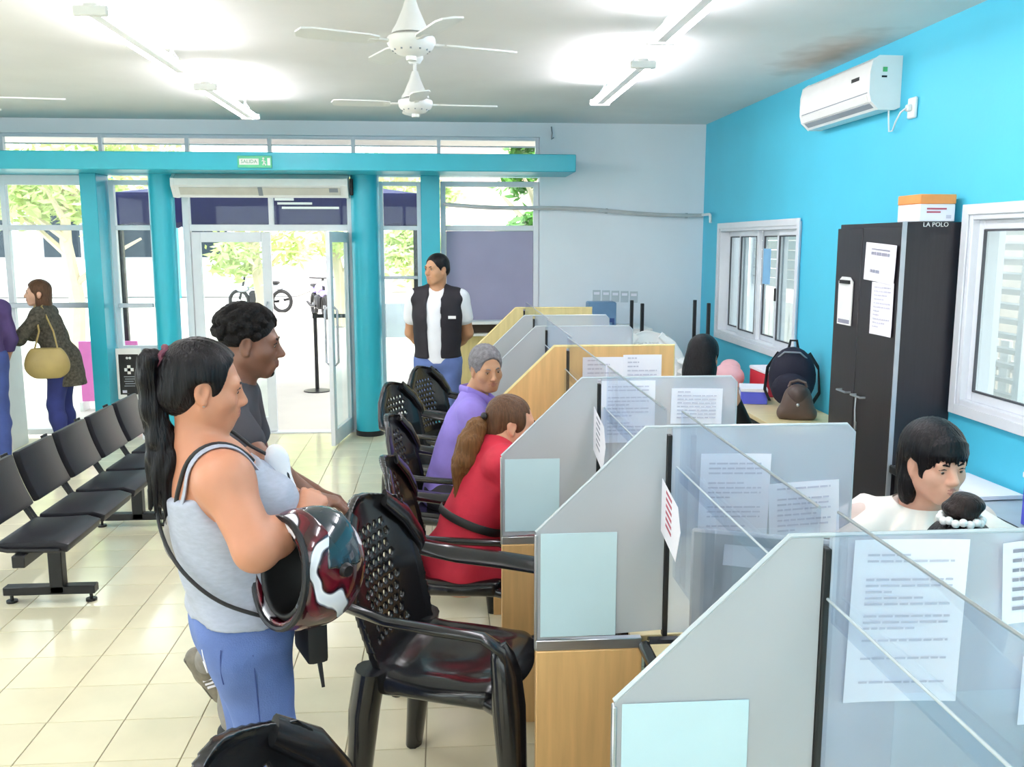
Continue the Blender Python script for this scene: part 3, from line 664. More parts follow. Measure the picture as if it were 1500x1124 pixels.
# sheets on the partitions
for i, (z, w_, h, nm) in enumerate(((.875, .225, .37, 'nearest'), (.91, .212, .30, 'second'), (.91, .206, .28, 'third'))):
    o = MB().box((-w_ / 2, -.002, -h / 2), (w_ / 2, 0, h / 2), .0008).build('blue_sheet', M['bluepaper'], None, (PX[i] + .012 + w_ / 2, PY[i] - .008, z))
    tag(o, 'pale blue square sheet stuck on the %s frosted partition' % nm, 'sheet', 'pale blue sheets on the partitions')
G = 'printed papers on the partitions'
paper('notice_paper', 'large printed letter on the nearest glass partition', (.80, PY[0] - .012, 1.197), .205, .297, 'y', 22, 'ink', 1, tilt=R(-1), skip=(2, 3, 9, 13, 15, 16, 18, 19, 20), group=G)
paper('notice_paper', 'upper right printed notice cut by the right picture edge', (1.045, PY[0] - .012, 1.265), .15, .15, 'y', 7, 'dink', 2, tilt=R(4), group=G)
paper('notice_paper', 'lower paper corner at the right picture edge on the nearest partition', (1.12, PY[0] - .012, 1.06), .2, .13, 'y', 5, 'ink', 5, group=G)
paper('notice_paper', 'tall printed sheet on the second glass partition', (.80, PY[1] - .012, 1.127), .197, .3, 'y', 18, 'ink', 6, skip=(3, 8, 12, 15), tilt=R(-1), group=G)
paper('notice_paper', 'smaller tilted printed sheet at right on the second glass partition', (1.0, PY[1] - .014, 1.112), .2, .165, 'y', 9, 'ink', 7, tilt=R(3), skip=(1,), group=G)
paper('notice_paper', 'left printed sheet on the third glass partition', (.69, PY[2] - .012, 1.225), .203, .235, 'y', 14, 'ink', 8, skip=(2, 9), group=G)
paper('notice_paper', 'right printed sheet on the third glass partition', (.95, PY[2] - .012, 1.243), .195, .135, 'y', 8, 'ink', 9, tilt=R(-1), group=G)
paper('notice_paper', 'left white paper on the orange wooden partition', (.78, PY[3] - .018, 1.225), .2, .15, 'y', 6, 'ink', 10, group=G)
paper('notice_paper', 'right white paper on the orange wooden partition', (.973, PY[3] - .018, 1.235), .19, .15, 'y', 6, 'ink', 11, group=G)
def flag(label, x, y1, z, w_, h, ink, seed):
    n = thing('window_flyer', label, 'paper', (x - .006, y1, z), 0, 'flyers on the counter glass')
    mb = MB().prism([(0, 0), (-w_ * .85, -h * .18), (-w_, -h * .5), (-w_ * .8, -h), (0, -h * .82)], 'x', -.001, .0).build('sheet', M['paper'], n)
    rnd = random.Random(seed); l = MB()
    for k in range(6):
        z0 = -h * (.22 + .1 * k); l.prism([(-w_ * .55, z0), (-w_ * .25, z0 + .012), (-w_ * .25, z0 + .02), (-w_ * .55, z0 + .008)], 'x', -.0016, -.001)
    l.build('print', M[ink], mb, smooth=False)
flag('white flyer with red print on the glass beside the second partition', .601, PY[1] - .03, 1.215, .2, .18, 'rink', 1)
flag('white flyer on the glass beside the third partition', .566, PY[2] - .03, 1.25, .25, .2, 'dink', 2)
# monitors at the counters (backs and edges seen through the glass)
def monitor(label, x, y, z=.745, rz=0, m='grey_pl'):
    t = thing('monitor', label, 'monitor', (x, y, z), rz, 'computer monitors at the counter')
    MB().box((-.012, -.2, .09), (.012, .2, .35), .006).prism([(-.012, .12), (-.05, .16), (-.05, .28), (-.012, .32)], 'y', -.12, .12).build('housing', M[m], t)
    MB().box((.0121, -.185, .105), (.014, .185, .335)).build('screen', M['black_pl'], t)
    MB().box((-.045, -.03, .01), (-.02, .03, .2), .004).build('stand', M[m], t); MB().box((-.1, -.11, -.048), (.06, .11, .012), .004).build('foot', M[m], t)
    return t
monitor('grey flat monitor edge seen behind the second partition', .80, 2.08, z=.80, rz=R(68))
monitor('grey monitor seen low through the nearest glass partition', 0.90, 1.74, z=.795, rz=R(60))
# side desk along the right wall, by the clerk
sd = thing('side_desk', 'long grey side desk with black edge along the turquoise wall', 'desk', (2.27, 0, 0))
MB().box((0, 1.0, .70), (.28, 4.36, .735), .002).build('desktop', mat('silver_grey_laminate', '#a9b4bd', .35), sd); MB().box((-.02, .98, .695), (0, 4.37, .738), .006).build('black_edge', M['black'], sd)
for y in (1.1, 2.7, 4.25): MB().box((.03, y, 0), (.27, y + .03, .70)).build('leg_panel', M['black'], sd)
MB().box((.0, 1.02, .3), (.015, 4.34, .695)).build('modesty_panel', M['black'], sd)
bb = thing('blue_file_box', 'blue cardboard file box with white label beside the seated clerk', 'box', (2.405, 3.06, .74), R(-3))
MB().box((-.13, -.3, 0), (.13, .3, .19), .004).build('carton', M['blue'], bb); MB().box((-.135, -.305, .19), (.135, .305, .215), .004).build('lid', M['paper'], bb)
q = MB().box((-.1325, -.2, .06), (-.1302, .16, .15)).build('label', M['paper'], bb)
l_ = MB()
for k in range(3): l_.box((-.1332, -.16, .075 + .022 * k), (-.1326, .12 - .04 * k, .087 + .022 * k))
l_.build('print', M['dink'], q)
wp = thing('paper_stack', 'stack of white papers on the side desk under the turquoise wall', 'papers', (2.41, 3.9, .741), R(3))
for k in range(3): MB().box((-.11, -.2, .006 * k), (.11, .2, .006 * k + .005)).build('sheet', M['paper'], wp)
# far table with the bags
ft = thing('bag_table', 'wooden table with bags beside the dark cupboard', 'table', (2.03, 5.3, 0))
MB().box((0, 0, .70), (.5, 1.75, .73), .003).build('tabletop', M['deskwood'], ft); MB().box((.02, .02, .64), (.48, 1.73, .70)).build('apron', M['black'], ft)
for x in (.03, .44):
    for y in (.03, 1.68): MB().box((x, y, 0), (x + .035, y + .035, .64)).build('leg', M['dark_metal'], ft)
# backpack
bp = thing('backpack', 'black backpack leaning upright on the bag table', 'backpack', (2.36, 5.98, .745), R(-25))
MB().sph((0, 0, .205), (.155, .10, .205), 20).build('main_bag', M['navy'], bp); MB().sph((0, -.085, .13), (.125, .055, .115), 16).build('front_pocket', M['navy'], bp)
MB().tube([(-.1, -.03, .33), (-.05, -.075, .38), (.05, -.075, .38), (.1, -.03, .33)], .006, 6).build('zip', M['grey_pl'], bp)
MB().tube([(-.03, .02, .40), (-.02, .02, .45), (.02, .02, .45), (.03, .02, .40)], .009, 8).build('top_handle', M['black'], bp)
for s in (-1, 1): MB().tube([(s * .1, .09, .36), (s * .17, .1, .25), (s * .18, .06, .1), (s * .14, .02, .03)], .014, 8, flat=(1, .4)).build('shoulder_strap', M['black'], bp)
ps = thing('brown_handbag', 'brown leather handbag standing before the backpack', 'handbag', (2.26, 5.62, .732), R(-18))
PURSE = ps
pk_ = thing('pink_bag', 'pale pink fabric bag slumped at the far end of the bag table', 'bag', (2.19, 6.82, .732))
MB().sph((0, 0, .10), (.115, .17, .10), 16).sph((.02, .03, .16), (.08, .10, .07), 14).build('bag', M['pink'], pk_); MB().tube([(-.05, -.06, .17), (-.075, -.08, .13), (-.085, -.10, .06)], .008, 8).build('handle', M['pink'], pk_)
rb = thing('red_box', 'red box with white lid behind the black backpack', 'box', (2.42, 6.60, .732))
MB().box((-.08, -.17, 0), (.1, .17, .17), .006).build('body', M['red'], rb); MB().box((-.085, -.175, .17), (.105, .175, .195), .006).build('lid', M['paper'], rb)
vb = thing('violet_box', 'small violet and white carton before the pink bag', 'box', (2.2, 6.28, .732), R(-15))
MB().box((-.09, -.12, 0), (.09, .12, .085), .003).build('carton', M['blue'], vb); MB().box((-.092, -.122, .085), (.092, .122, .11), .003).build('lid', M['paper'], vb)
MB().box((-.0925, -.06, .02), (-.0903, .06, .075)).build('white_emblem', M['paper'], vb)
# blue box on a white cabinet at the far wall
wc = thing('low_cabinet', 'low white cabinet against the white front wall', 'cabinet', (1.5, 8.6, 0))
MB().box((-.45, -.25, .05), (.45, .29, 1.06), .004).build('body', M['white_pl'], wc)
for s in (-1, 1):
    d = MB().box((min(0.004 * s, .44 * s), -.268, .08), (max(.004 * s, .44 * s), -.2505, 1.03), .003).build('door', M['white_pl'], wc); MB().box((.03 * s - .006, -.285, .5), (.03 * s + .006, -.268, .62), .002).build('handle', M['steel'], d)
MB().box((-.42, -.22, 0), (.42, .26, .05)).build('plinth', M['black'], wc)
db = thing('steel_blue_box', 'steel-blue plastic box with dark band standing on the white cabinet', 'box', (1.5, 8.56, 1.06))
MB().box((-.13, -.1, 0), (.13, .1, .24), .012).build('body', M['box_blue'], db); MB().box((-.09, -.103, .03), (.11, -.0995, .09), .001).build('dark_band', mat('band_blue', '#344f87', .4), db); MB().sph((.03, -.104, .06), (.022, .004, .018), 10).build('white_emblem', M['white_pl'], db)
MB().cyl((.07, -.115, -.0), (.07, -.115, .05), .02, n=10).build('tap', M['box_blue'], db)
# upturned table: four legs in the air, stacked on a side table in the far corner
st_ = thing('corner_table', 'black table in the far corner carrying an upturned table', 'table', (1.95, 7.75, 0))
MB().box((-.45, -.35, .70), (.5, .35, .73), .003).build('tabletop', M['black'], st_)
for x in (-.42, .45):
    for y in (-.32, .30): MB().box((x, y, 0), (x + .03, y + .03, .70)).build('leg', M['dark_metal'], st_)
ut = thing('upturned_table', 'upturned small table with four black legs sticking up in the corner', 'table', (1.95, 7.72, .73))
MB().box((-.36, -.28, 0), (.36, .28, .03), .003).build('tabletop', M['wenge'], ut); MB().box((-.3, -.22, .03), (.3, .22, .09)).build('apron', M['dark_metal'], ut)
for x in (-.29, .27):
    for y in (-.22, .2): MB().box((x - .014, y - .014, .03), (x + .014, y + .014, .62), .003).build('leg', M['dark_metal'], ut)
# ================================================================ soft-form modelling (signed distances -> one continuous mesh)
def A3(p): return np.array(p, dtype=float)
def cap(a, b, ra, rb=None, k=.02, lab=0, op='+'): return dict(t='c', a=A3(a), b=A3(b), ra=ra, rb=ra if rb is None else rb, k=k, lab=lab, op=op)
def ell(c, r, rot=None, k=.02, lab=0, op='+'): return dict(t='e', c=A3(c), r=A3(r if isinstance(r, (tuple, list, np.ndarray)) else (r, r, r)), rot=np.eye(3) if rot is None else np.array(rot), k=k, lab=lab, op=op)
def half(p, n, k=.006): n = A3(n); return dict(t='h', p=A3(p), n=n / np.linalg.norm(n), k=k, op='x', lab=0)
def infl(ps, d):
    out = []
    for p in ps:
        q = dict(p)
        if q['t'] == 'c': q['ra'] += d; q['rb'] += d
        elif q['t'] == 'e': q['r'] = q['r'] + d
        out.append(q)
    return out
def pdist(p, X, Y, Z):
    if p['t'] == 'c':
        a, d = p['a'], p['b'] - p['a']; L = max(1e-9, d @ d)
        x, y, z = X - a[0], Y - a[1], Z - a[2]
        t = np.clip((x * d[0] + y * d[1] + z * d[2]) / L, 0, 1)
        return np.sqrt((x - t * d[0]) ** 2 + (y - t * d[1]) ** 2 + (z - t * d[2]) ** 2) - (p['ra'] + (p['rb'] - p['ra']) * t)
    if p['t'] == 'e':
        c, r, m = p['c'], p['r'], p['rot']
        x, y, z = X - c[0], Y - c[1], Z - c[2]
        u = m[0, 0] * x + m[1, 0] * y + m[2, 0] * z; v = m[0, 1] * x + m[1, 1] * y + m[2, 1] * z; w = m[0, 2] * x + m[1, 2] * y + m[2, 2] * z
        k0 = np.sqrt((u / r[0]) ** 2 + (v / r[1]) ** 2 + (w / r[2]) ** 2); k1 = np.sqrt((u / r[0] ** 2) ** 2 + (v / r[1] ** 2) ** 2 + (w / r[2] ** 2) ** 2)
        return k0 * (k0 - 1) / np.maximum(k1, 1e-6)
    return (X - p['p'][0]) * p['n'][0] + (Y - p['p'][1]) * p['n'][1] + (Z - p['p'][2]) * p['n'][2]
def bounds(p):
    if p['t'] == 'c':
        ra, rb = p['ra'], p['rb']; return np.minimum(p['a'] - ra, p['b'] - rb), np.maximum(p['a'] + ra, p['b'] + rb)
    e = np.sqrt(((p['rot'] * p['r']) ** 2).sum(1)); return p['c'] - e, p['c'] + e
def axis(lo, hi, h, fine):
    out = [lo]; x = lo
    while x < hi:
        s = h
        for a, b, hf in fine:
            if a - hf * 2 <= x <= b + hf: s = min(s, hf)
        x += s; out.append(x)
    return np.array(out)
def nets(f, ax):
    s = f < 0; n = f.shape
    c = np.zeros((n[0] - 1, n[1] - 1, n[2] - 1), np.int8)
    for i in (0, 1):
        for j in (0, 1):
            for k in (0, 1): c += s[i:n[0] - 1 + i, j:n[1] - 1 + j, k:n[2] - 1 + k]
    I = np.argwhere((c > 0) & (c < 8)); N = len(I)
    idx = np.full(c.shape, -1, np.int32); idx[I[:, 0], I[:, 1], I[:, 2]] = np.arange(N)
    cor = [(i, j, k) for i in (0, 1) for j in (0, 1) for k in (0, 1)]
    val = np.stack([f[I[:, 0] + i, I[:, 1] + j, I[:, 2] + k] for i, j, k in cor], 1)
    acc = np.zeros((N, 3)); cnt = np.zeros(N)
    for a in range(8):
        for b in range(a + 1, 8):
            d = [cor[b][q] - cor[a][q] for q in range(3)]
            if sum(map(abs, d)) != 1: continue
            m = (val[:, a] < 0) != (val[:, b] < 0); va, vb = val[m, a], val[m, b]; t = va / (va - vb)
            for q in range(3): acc[m, q] += cor[a][q] + t * d[q]
            cnt[m] += 1
    acc /= cnt[:, None]; P = np.empty((N, 3))
    for q in range(3): P[:, q] = ax[q][I[:, q]] + acc[:, q] * (ax[q][I[:, q] + 1] - ax[q][I[:, q]])
    F = []
    for q in range(3):
        u, v = (q + 1) % 3, (q + 2) % 3
        sl0 = [slice(None)] * 3; sl1 = [slice(None)] * 3; sl0[q] = slice(0, n[q] - 1); sl1[q] = slice(1, n[q])
        A, B = s[tuple(sl0)], s[tuple(sl1)]; E = np.argwhere(A != B)
        ok = (E[:, u] > 0) & (E[:, v] > 0) & (E[:, u] < n[u] - 1) & (E[:, v] < n[v] - 1); E = E[ok]; ins = A[E[:, 0], E[:, 1], E[:, 2]]
        def cell(du, dv):
            e = E.copy(); e[:, u] -= du; e[:, v] -= dv; return idx[e[:, 0], e[:, 1], e[:, 2]]
        Q = np.stack([cell(1, 1), cell(0, 1), cell(0, 0), cell(1, 0)], 1); Q[~ins] = Q[~ins][:, ::-1]; F.append(Q)
    return P, np.concatenate(F)
def sdf_mesh(name, prims, mats, h=.006, fine=(), disp=None, smooth=1, pad=.012):
    adds = [p for p in prims if p['t'] != 'h' and p['op'] == '+']
    lo = np.min([bounds(p)[0] for p in adds], 0) - pad - h; hi = np.max([bounds(p)[1] for p in adds], 0) + pad + h
    ax = [axis(lo[q], hi[q], h, [(b[0][q], b[1][q], b[2]) for b in fine]) for q in range(3)]
    f = np.full([len(a) for a in ax], .5, np.float32)
    for p in prims:
        k = max(p['k'], 1e-4)
        if p['t'] == 'h':
            d = pdist(p, ax[0][:, None, None], ax[1][None, :, None], ax[2][None, None, :]).astype(np.float32)
            f = np.maximum(f, d); continue
        l, u = bounds(p); m = k + h * 2.5
        sl = tuple(slice(max(0, np.searchsorted(ax[q], l[q] - m) - 1), np.searchsorted(ax[q], u[q] + m) + 1) for q in range(3))
        X, Y, Z = ax[0][sl[0]][:, None, None], ax[1][sl[1]][None, :, None], ax[2][sl[2]][None, None, :]
        d = pdist(p, X, Y, Z).astype(np.float32); g = f[sl]
        if p['op'] == '+':
            hh = np.maximum(k - np.abs(g - d), 0) / k; f[sl] = np.minimum(g, d) - hh * hh * k * .25
        else:
            d = -d; hh = np.maximum(k - np.abs(g - d), 0) / k; f[sl] = np.maximum(g, d) + hh * hh * k * .25
    if disp is not None: f = f + disp(ax[0][:, None, None], ax[1][None, :, None], ax[2][None, None, :]).astype(np.float32)
    P, F = nets(f, ax)
    for _ in range(smooth):
        acc = np.zeros_like(P); cn = np.zeros(len(P))
        for a in range(4):
            b = (a + 1) % 4; np.add.at(acc, F[:, a], P[F[:, b]]); np.add.at(acc, F[:, b], P[F[:, a]]); np.add.at(cn, F[:, a], 1); np.add.at(cn, F[:, b], 1)
        P = P * .5 + .5 * acc / np.maximum(cn, 1)[:, None]
    me = bpy.data.meshes.new(name); nv, nf = len(P), len(F)
    me.vertices.add(nv); me.vertices.foreach_set('co', P.astype(np.float32).ravel())
    me.loops.add(nf * 4); me.loops.foreach_set('vertex_index', F.astype(np.int32).ravel())
    me.polygons.add(nf); me.polygons.foreach_set('loop_start', np.arange(0, nf * 4, 4, dtype=np.int32))
    try: me.polygons.foreach_set('loop_total', np.full(nf, 4, np.int32))
    except Exception: pass
    for q in (mats if isinstance(mats, (list, tuple)) else [mats]): me.materials.append(q)
    labs = [p for p in adds if p['lab']]
    if labs:
        cf = P[F].mean(1); mi = np.zeros(nf, np.int32); best = np.full(nf, .0022)
        for p in labs:
            d = np.abs(pdist(p, cf[:, 0], cf[:, 1], cf[:, 2])); w = d < best; mi[w] = p['lab']; best[w] = d[w]
        me.polygons.foreach_set('material_index', mi)
    me.update(calc_edges=True); me.polygons.foreach_set('use_smooth', np.ones(nf, bool)); me.validate(); return me
def sdf(name, prims, mats, parent=None, **k): return link(name, sdf_mesh(name, prims, mats, **k), parent)

sdf('body', [ell((0, 0, .07), (.105, .062, .085), k=.03), ell((0, 0, .15), (.082, .05, .075), k=.05), cap((-.08, 0, .035), (.08, 0, .035), .045, k=.03), half((0, 0, .0), (0, 0, -1))], M['brown'], PURSE, h=.006)
sdf('flap', [ell((0, -.012, .165), (.07, .048, .055), k=.01), ell((0, -.03, .125), (.042, .032, .05), k=.03)], mat('dark_brown_leather', '#4b3b36', .45, bump=.1), PURSE, h=.005)
MB().sph((0, -.064, .10), .011).build('clasp', M['steel'], PURSE)
MB().tube([(-.055, 0, .205), (-.045, .0, .235), (0, 0, .25), (.045, 0, .235), (.055, 0, .205)], .010, 8).build('handle', M['brown'], PURSE)
# ================================================================ black plastic armchairs (seat, perforated back, two arms, four legs)
def lerp(a, b, t): return tuple(a[i] + (b[i] - a[i]) * t for i in range(3))
def make_armchair(label, at, rz):
    """faces +y; seat height .42, back top .87"""
    t = thing('plastic_armchair', label, 'chair', at, rz, 'black plastic armchairs')
    bl = M['black_pl']
    # seat: dished slab with a rolled front edge
    s = [ell((0, .01, .425), (.225, .225, .03), k=.02), cap((-.15, .17, .418), (.15, .17, .418), .026, k=.05), cap((-.17, -.15, .425), (.17, -.15, .425), .026, k=.05), cap((-.185, -.12, .425), (-.185, .15, .42), .026, k=.04), cap((.185, -.12, .425), (.185, .15, .42), .026, k=.04),
         ell((0, .0, .51), (.17, .17, .075), k=.03, op='-')]
    sdf('seat', s, bl, t, h=.008)
    # back: curved panel leaning backwards, rows of round holes
    def wd(v): return .19 + .035 * np.sin(pi * np.clip(v * .9, 0, 1)) - .085 * np.clip(v - .7, 0, 1) ** 1.0 / .3 * np.clip((v - .7) / .3, 0, 1)
    def bk(u, v): # u across -1..1, v 0..1 up
        return (u * float(wd(v)), -.185 - .115 * v + .045 * u * u, .41 + .49 * v - .04 * u * u * v)
    ax = [np.linspace(-.245, .245, 99), np.linspace(-.34, -.11, 47), np.linspace(.385, .93, 109)]
    X, Y, Z = ax[0][:, None, None], ax[1][None, :, None], ax[2][None, None, :]
    v = np.clip((Z - .41) / .49, -.2, 1.3); w = wd(np.clip(v, 0, 1)); u = X / w; v = v + .08 * u * u * v
    edge = np.minimum(np.minimum((w - np.abs(X)), (1 - v) * .49), (v + .02) * .49)
    th = .0055 + .008 * np.clip(1 - edge / .022, 0, 1)
    f = np.maximum(np.abs(Y - (-.185 - .115 * v + .045 * u * u)) * .96 - th, -edge)
    for r in range(10):
        for c in range(-4, 5):
            hx = (c + (.5 if r % 2 else 0)) * .034; hz = .50 + r * .033
            if abs(hx) > .115: continue
            f = np.maximum(f, .0088 - np.sqrt((X - hx) ** 2 + (Z - hz) ** 2))
    f = f + 0 * Y
    P, F = nets(f.astype(np.float32), ax)
    me = bpy.data.meshes.new('backrest'); me.from_pydata(P.tolist(), [], F.tolist()); me.materials.append(bl)
    me.polygons.foreach_set('use_smooth', [True] * len(me.polygons)); link('backrest', me, t)
    for sg in (-1, 1):
        # arm: from the top corner of the back, down the side, then forward and over into the front leg
        pth = [bk(sg * .92, 1.0), bk(sg * 1.04, .85), bk(sg * 1.10, .68), (sg * .262, -.20, .665), (sg * .278, -.08, .645), (sg * .282, .06, .640), (sg * .278, .18, .635), (sg * .268, .225, .605), (sg * .262, .24, .55)]
        a = MB().tube([Vector(p) for p in pth], [.8, 1, 1, 1, 1, 1, 1, 1, 1], 12, flat=(.038, .015), up=(1, 0, 0)); 
        a.build('armrest', bl, t, ang=1.2)
        f = MB().tube([(sg * .266, .219, .618), (sg * .265, .229, .585), (sg * .263, .238, .54), (sg * .262, .245, .45), (sg * .258, .255, .25), (sg * .258, .27, 0)], [.45, .72, .9, 1, .85, .6], 14, flat=(.052, .044), up=(1, 0, 0)).tube([(sg * .19, .16, .41), (sg * .262, .243, .42)], .02, 8)
        f.build('leg', bl, t, ang=1.2)
        g = MB().tube([(sg * .205, -.17, .47), (sg * .212, -.19, .35), (sg * .216, -.205, .18), (sg * .22, -.225, 0)], [1.1, 1.1, .9, .68], 12, flat=(.05, .038), up=(1, 0, 0)).tube([(sg * .17, -.14, .415), (sg * .208, -.178, .40)], .02, 8)
        g.build('leg', bl, t, ang=1.2)
    return t
def face(dx, dy): return atan2(-dx, dy)
ch0 = make_armchair('black plastic armchair standing empty beside the woman with the helmet', (.03, 2.88, 0), face(.935, -.355)); ch0.scale = (1.13, 1.13, 1.13)
dup(ch0, (-.13, 1.46, 0), face(.90, -.43), 'black plastic armchair cut off by the bottom edge of the picture')
dup(ch0, (.06, 3.80, 0), face(.96, -.10), 'black plastic armchair on which the woman in red sits')
dup(ch0, (.02, 4.74, 0), face(.98, -.2), 'black plastic armchair on which the man in violet sits')
dup(ch0, (-.06, 5.80, 0), face(.9, -.44), 'empty black plastic armchair behind the man in violet')
dup(ch0, (.10, 6.55, 0), face(.85, -.5), 'farthest empty black plastic armchair, before the guard')
for o in COL.objects:
    if o.name.startswith('plastic_armchair') and o is not ch0: o.scale = (1.06, 1.06, 1.06)
# white plastic armchair among the things in the far corner
wd_ = {}
for k in range(4):
    wc_ = dup(ch0, (1.72, 6.95 + .012 * k, .082 * k), face(.25, -1), 'topmost white plastic chair of the stack, its back showing over the orange partition' if k == 3 else 'white plastic chair, %s of the stack behind the orange partition' % ('lowest', 'second from the floor', 'second from the top', '')[k], 'white plastic chairs stacked')
    wc_.name = 'white_plastic_chair'; wc_.scale = (1, 1, 1)
    for c in wc_.children:
        if c.data.name not in wd_:
            d_ = c.data.copy(); d_.materials.clear(); d_.materials.append(M['white_pl']); wd_[c.data.name] = d_
        c.data = wd_[c.data.name]
# ================================================================ waiting seats on one steel beam
bs = thing('beam_seating', 'row of black padded waiting seats on a steel beam', 'bench', (-2.0, 4.73, 0))
lm = M['dark_metal']
MB().box((-.03, -.42, .33), (.03, 2.1, .39), .004).build('beam', lm, bs)
for y in (0, 1.29):
    l = MB().box((-.035, y - .03, .05), (.035, y + .03, .33), .004); l.build('post', lm, bs)
    fo = MB().box((-.27, y - .03, .045), (.19, y + .03, .09), .004).build('foot_bar', lm, bs)
    for x in (-.24, .16): MB().cyl((x, y, 0), (x, y, .012), .028, n=12).cyl((x, y, .012), (x, y, .045), .009, n=8).build('levelling_foot', lm, fo)
def seat_unit():
    st = MB(); n = 10
    def slab(pr, w, th, m=0):
        b = bmesh.new(); k = len(pr); vs = []
        for (x, z) in pr: vs.append([b.verts.new((x, -w, z)), b.verts.new((x, w, z))])
        for i in range(k - 1): b.faces.new((vs[i][0], vs[i][1], vs[i + 1][1], vs[i + 1][0]))
        bmesh.ops.recalc_face_normals(b, faces=b.faces)
        bmesh.ops.solidify(b, geom=b.faces[:], thickness=th)
        ed = [e for e in b.edges if len(e.link_faces) == 2 and e.calc_face_angle(0) > 1.0]
        bmesh.ops.bevel(b, geom=ed, offset=min(.012, th * .35), segments=2, affect='EDGES', profile=.6)
        return b
    seatp = [(-.12 + .34 * i / n, .44 + .012 * (i / n) ** 2 - (.05 * max(0, i / n - .8) / .2) ** 1 * .5) for i in range(n + 1)]
    backp = [(-.145 - .09 * i / n - .01 * sin(pi * i / n), .50 + .27 * i / n) for i in range(n + 1)]
    return MB().bm(slab(seatp, .215, .045)), MB().bm(slab(backp, .21, .04))
pad = mat('black_seat_vinyl', '#1b1a22', .42, vary=.1, bump=.04, bscale=120, coat=.0, spec=.3)
sm, bm_ = seat_unit(); sme = sm.mesh('seat_pad', pad, ang=.6); bme = bm_.mesh('back_pad', pad, ang=.6)
fr = MB()
for s in (-.223, .223): fr.tube([(.18, s, .40), (-.06, s, .405), (-.13, s, .42), (-.165, s, .48), (-.26, s, .77)], .011, 8)
fr.tube([(.0, -.22, .395), (.0, .22, .395)], .012, 8).box((-.05, -.03, .385), (.16, .03, .40))
frm = fr.mesh('seat_frame', lm)
for k in range(5):
    y = -.16 + k * .485
    a = link('seat_pad', sme, bs, (0, y, 0)); link('seat_frame', frm, bs, (0, y, 0)); link('back_pad', bme, bs, (0, y, 0))
# ================================================================ people
def rotm(yaw=0, pitch=0, roll=0):
    """columns = right, forward, up; yaw left(+), pitch up(+), roll to own right(+)"""
    return np.array((Matrix.Rotation(yaw, 3, 'Z') @ Matrix.Rotation(pitch, 3, 'X') @ Matrix.Rotation(roll, 3, 'Y')))
def unit(v): v = A3(v); return v / max(1e-9, np.linalg.norm(v))
class Body:
    def __init__(s, root_at, rz, origin_world=True):
        s.at = A3(root_at); s.rz = rz; c, n = cos(-rz), sin(-rz); s.Ri = np.array([[c, -n, 0], [n, c, 0], [0, 0, 1]])
        s.body = []; s.fine = []
    def L(s, p):  # world -> local
        return s.Ri @ (A3(p) - s.at)
    def D(s, d): return s.Ri @ A3(d)
def torso(B, pel, chest, neck, shL, shR, w=(.165, .14, .155), d=(.115, .10, .115), bust=0, belly=0, butt=.0, trap=.055, sh=.058):
    up = unit(neck - pel); r = unit(shR - shL); r = unit(r - up * (r @ up)); fw = np.cross(up, r); m = np.stack([r, fw, up], 1)
    mid = (pel + chest) / 2
    ps = [ell(pel, (w[0], d[0], .125), m, .05), ell(mid, (w[1], d[1], .17), m, .06), ell(chest, (w[2], d[2], .175), m, .06),
          cap(shL + r * .03, shR - r * .03, sh * .92, k=.05), cap(neck - up * .02, shL * .55 + neck * .45 - up * .02, trap, sh * .8, k=.04), cap(neck - up * .02, shR * .55 + neck * .45 - up * .02, trap, sh * .8, k=.04)]
    if bust:
        for q in (-1, 1): ps.append(ell(chest + r * q * .075 + fw * (d[2] - .015) - up * .025, (.072, bust, .07), m, .035))
    if belly: ps.append(ell(pel * .62 + chest * .38 + fw * (d[1] - .04), (w[1] * .9, belly, .13), m, .06))
    if butt:
        for q in (-1, 1): ps.append(ell(pel + r * q * w[0] * .5 - fw * d[0] * .55 - up * .05, (w[0] * .55, butt, .11), m, .05))
    return ps, m
def arm(sh, el, wr, r=(.052, .043, .037, .026)):
    return [ell(sh, r[0] * 1.12, k=.04), cap(sh, el, r[0], r[1], k=.03), cap(el, el * .62 + wr * .38, r[1] * .98, r[2] * 1.08, k=.02), cap(el * .62 + wr * .38, wr, r[2] * 1.05, r[3], k=.02)]
def leg(hip, kn, an, r=(.088, .058, .058, .036)):
    return [cap(hip, kn, r[0], r[1], k=.05), cap(kn, kn * .65 + an * .35, r[1] * .97, r[2], k=.03), cap(kn * .65 + an * .35, an, r[2], r[3], k=.03)]
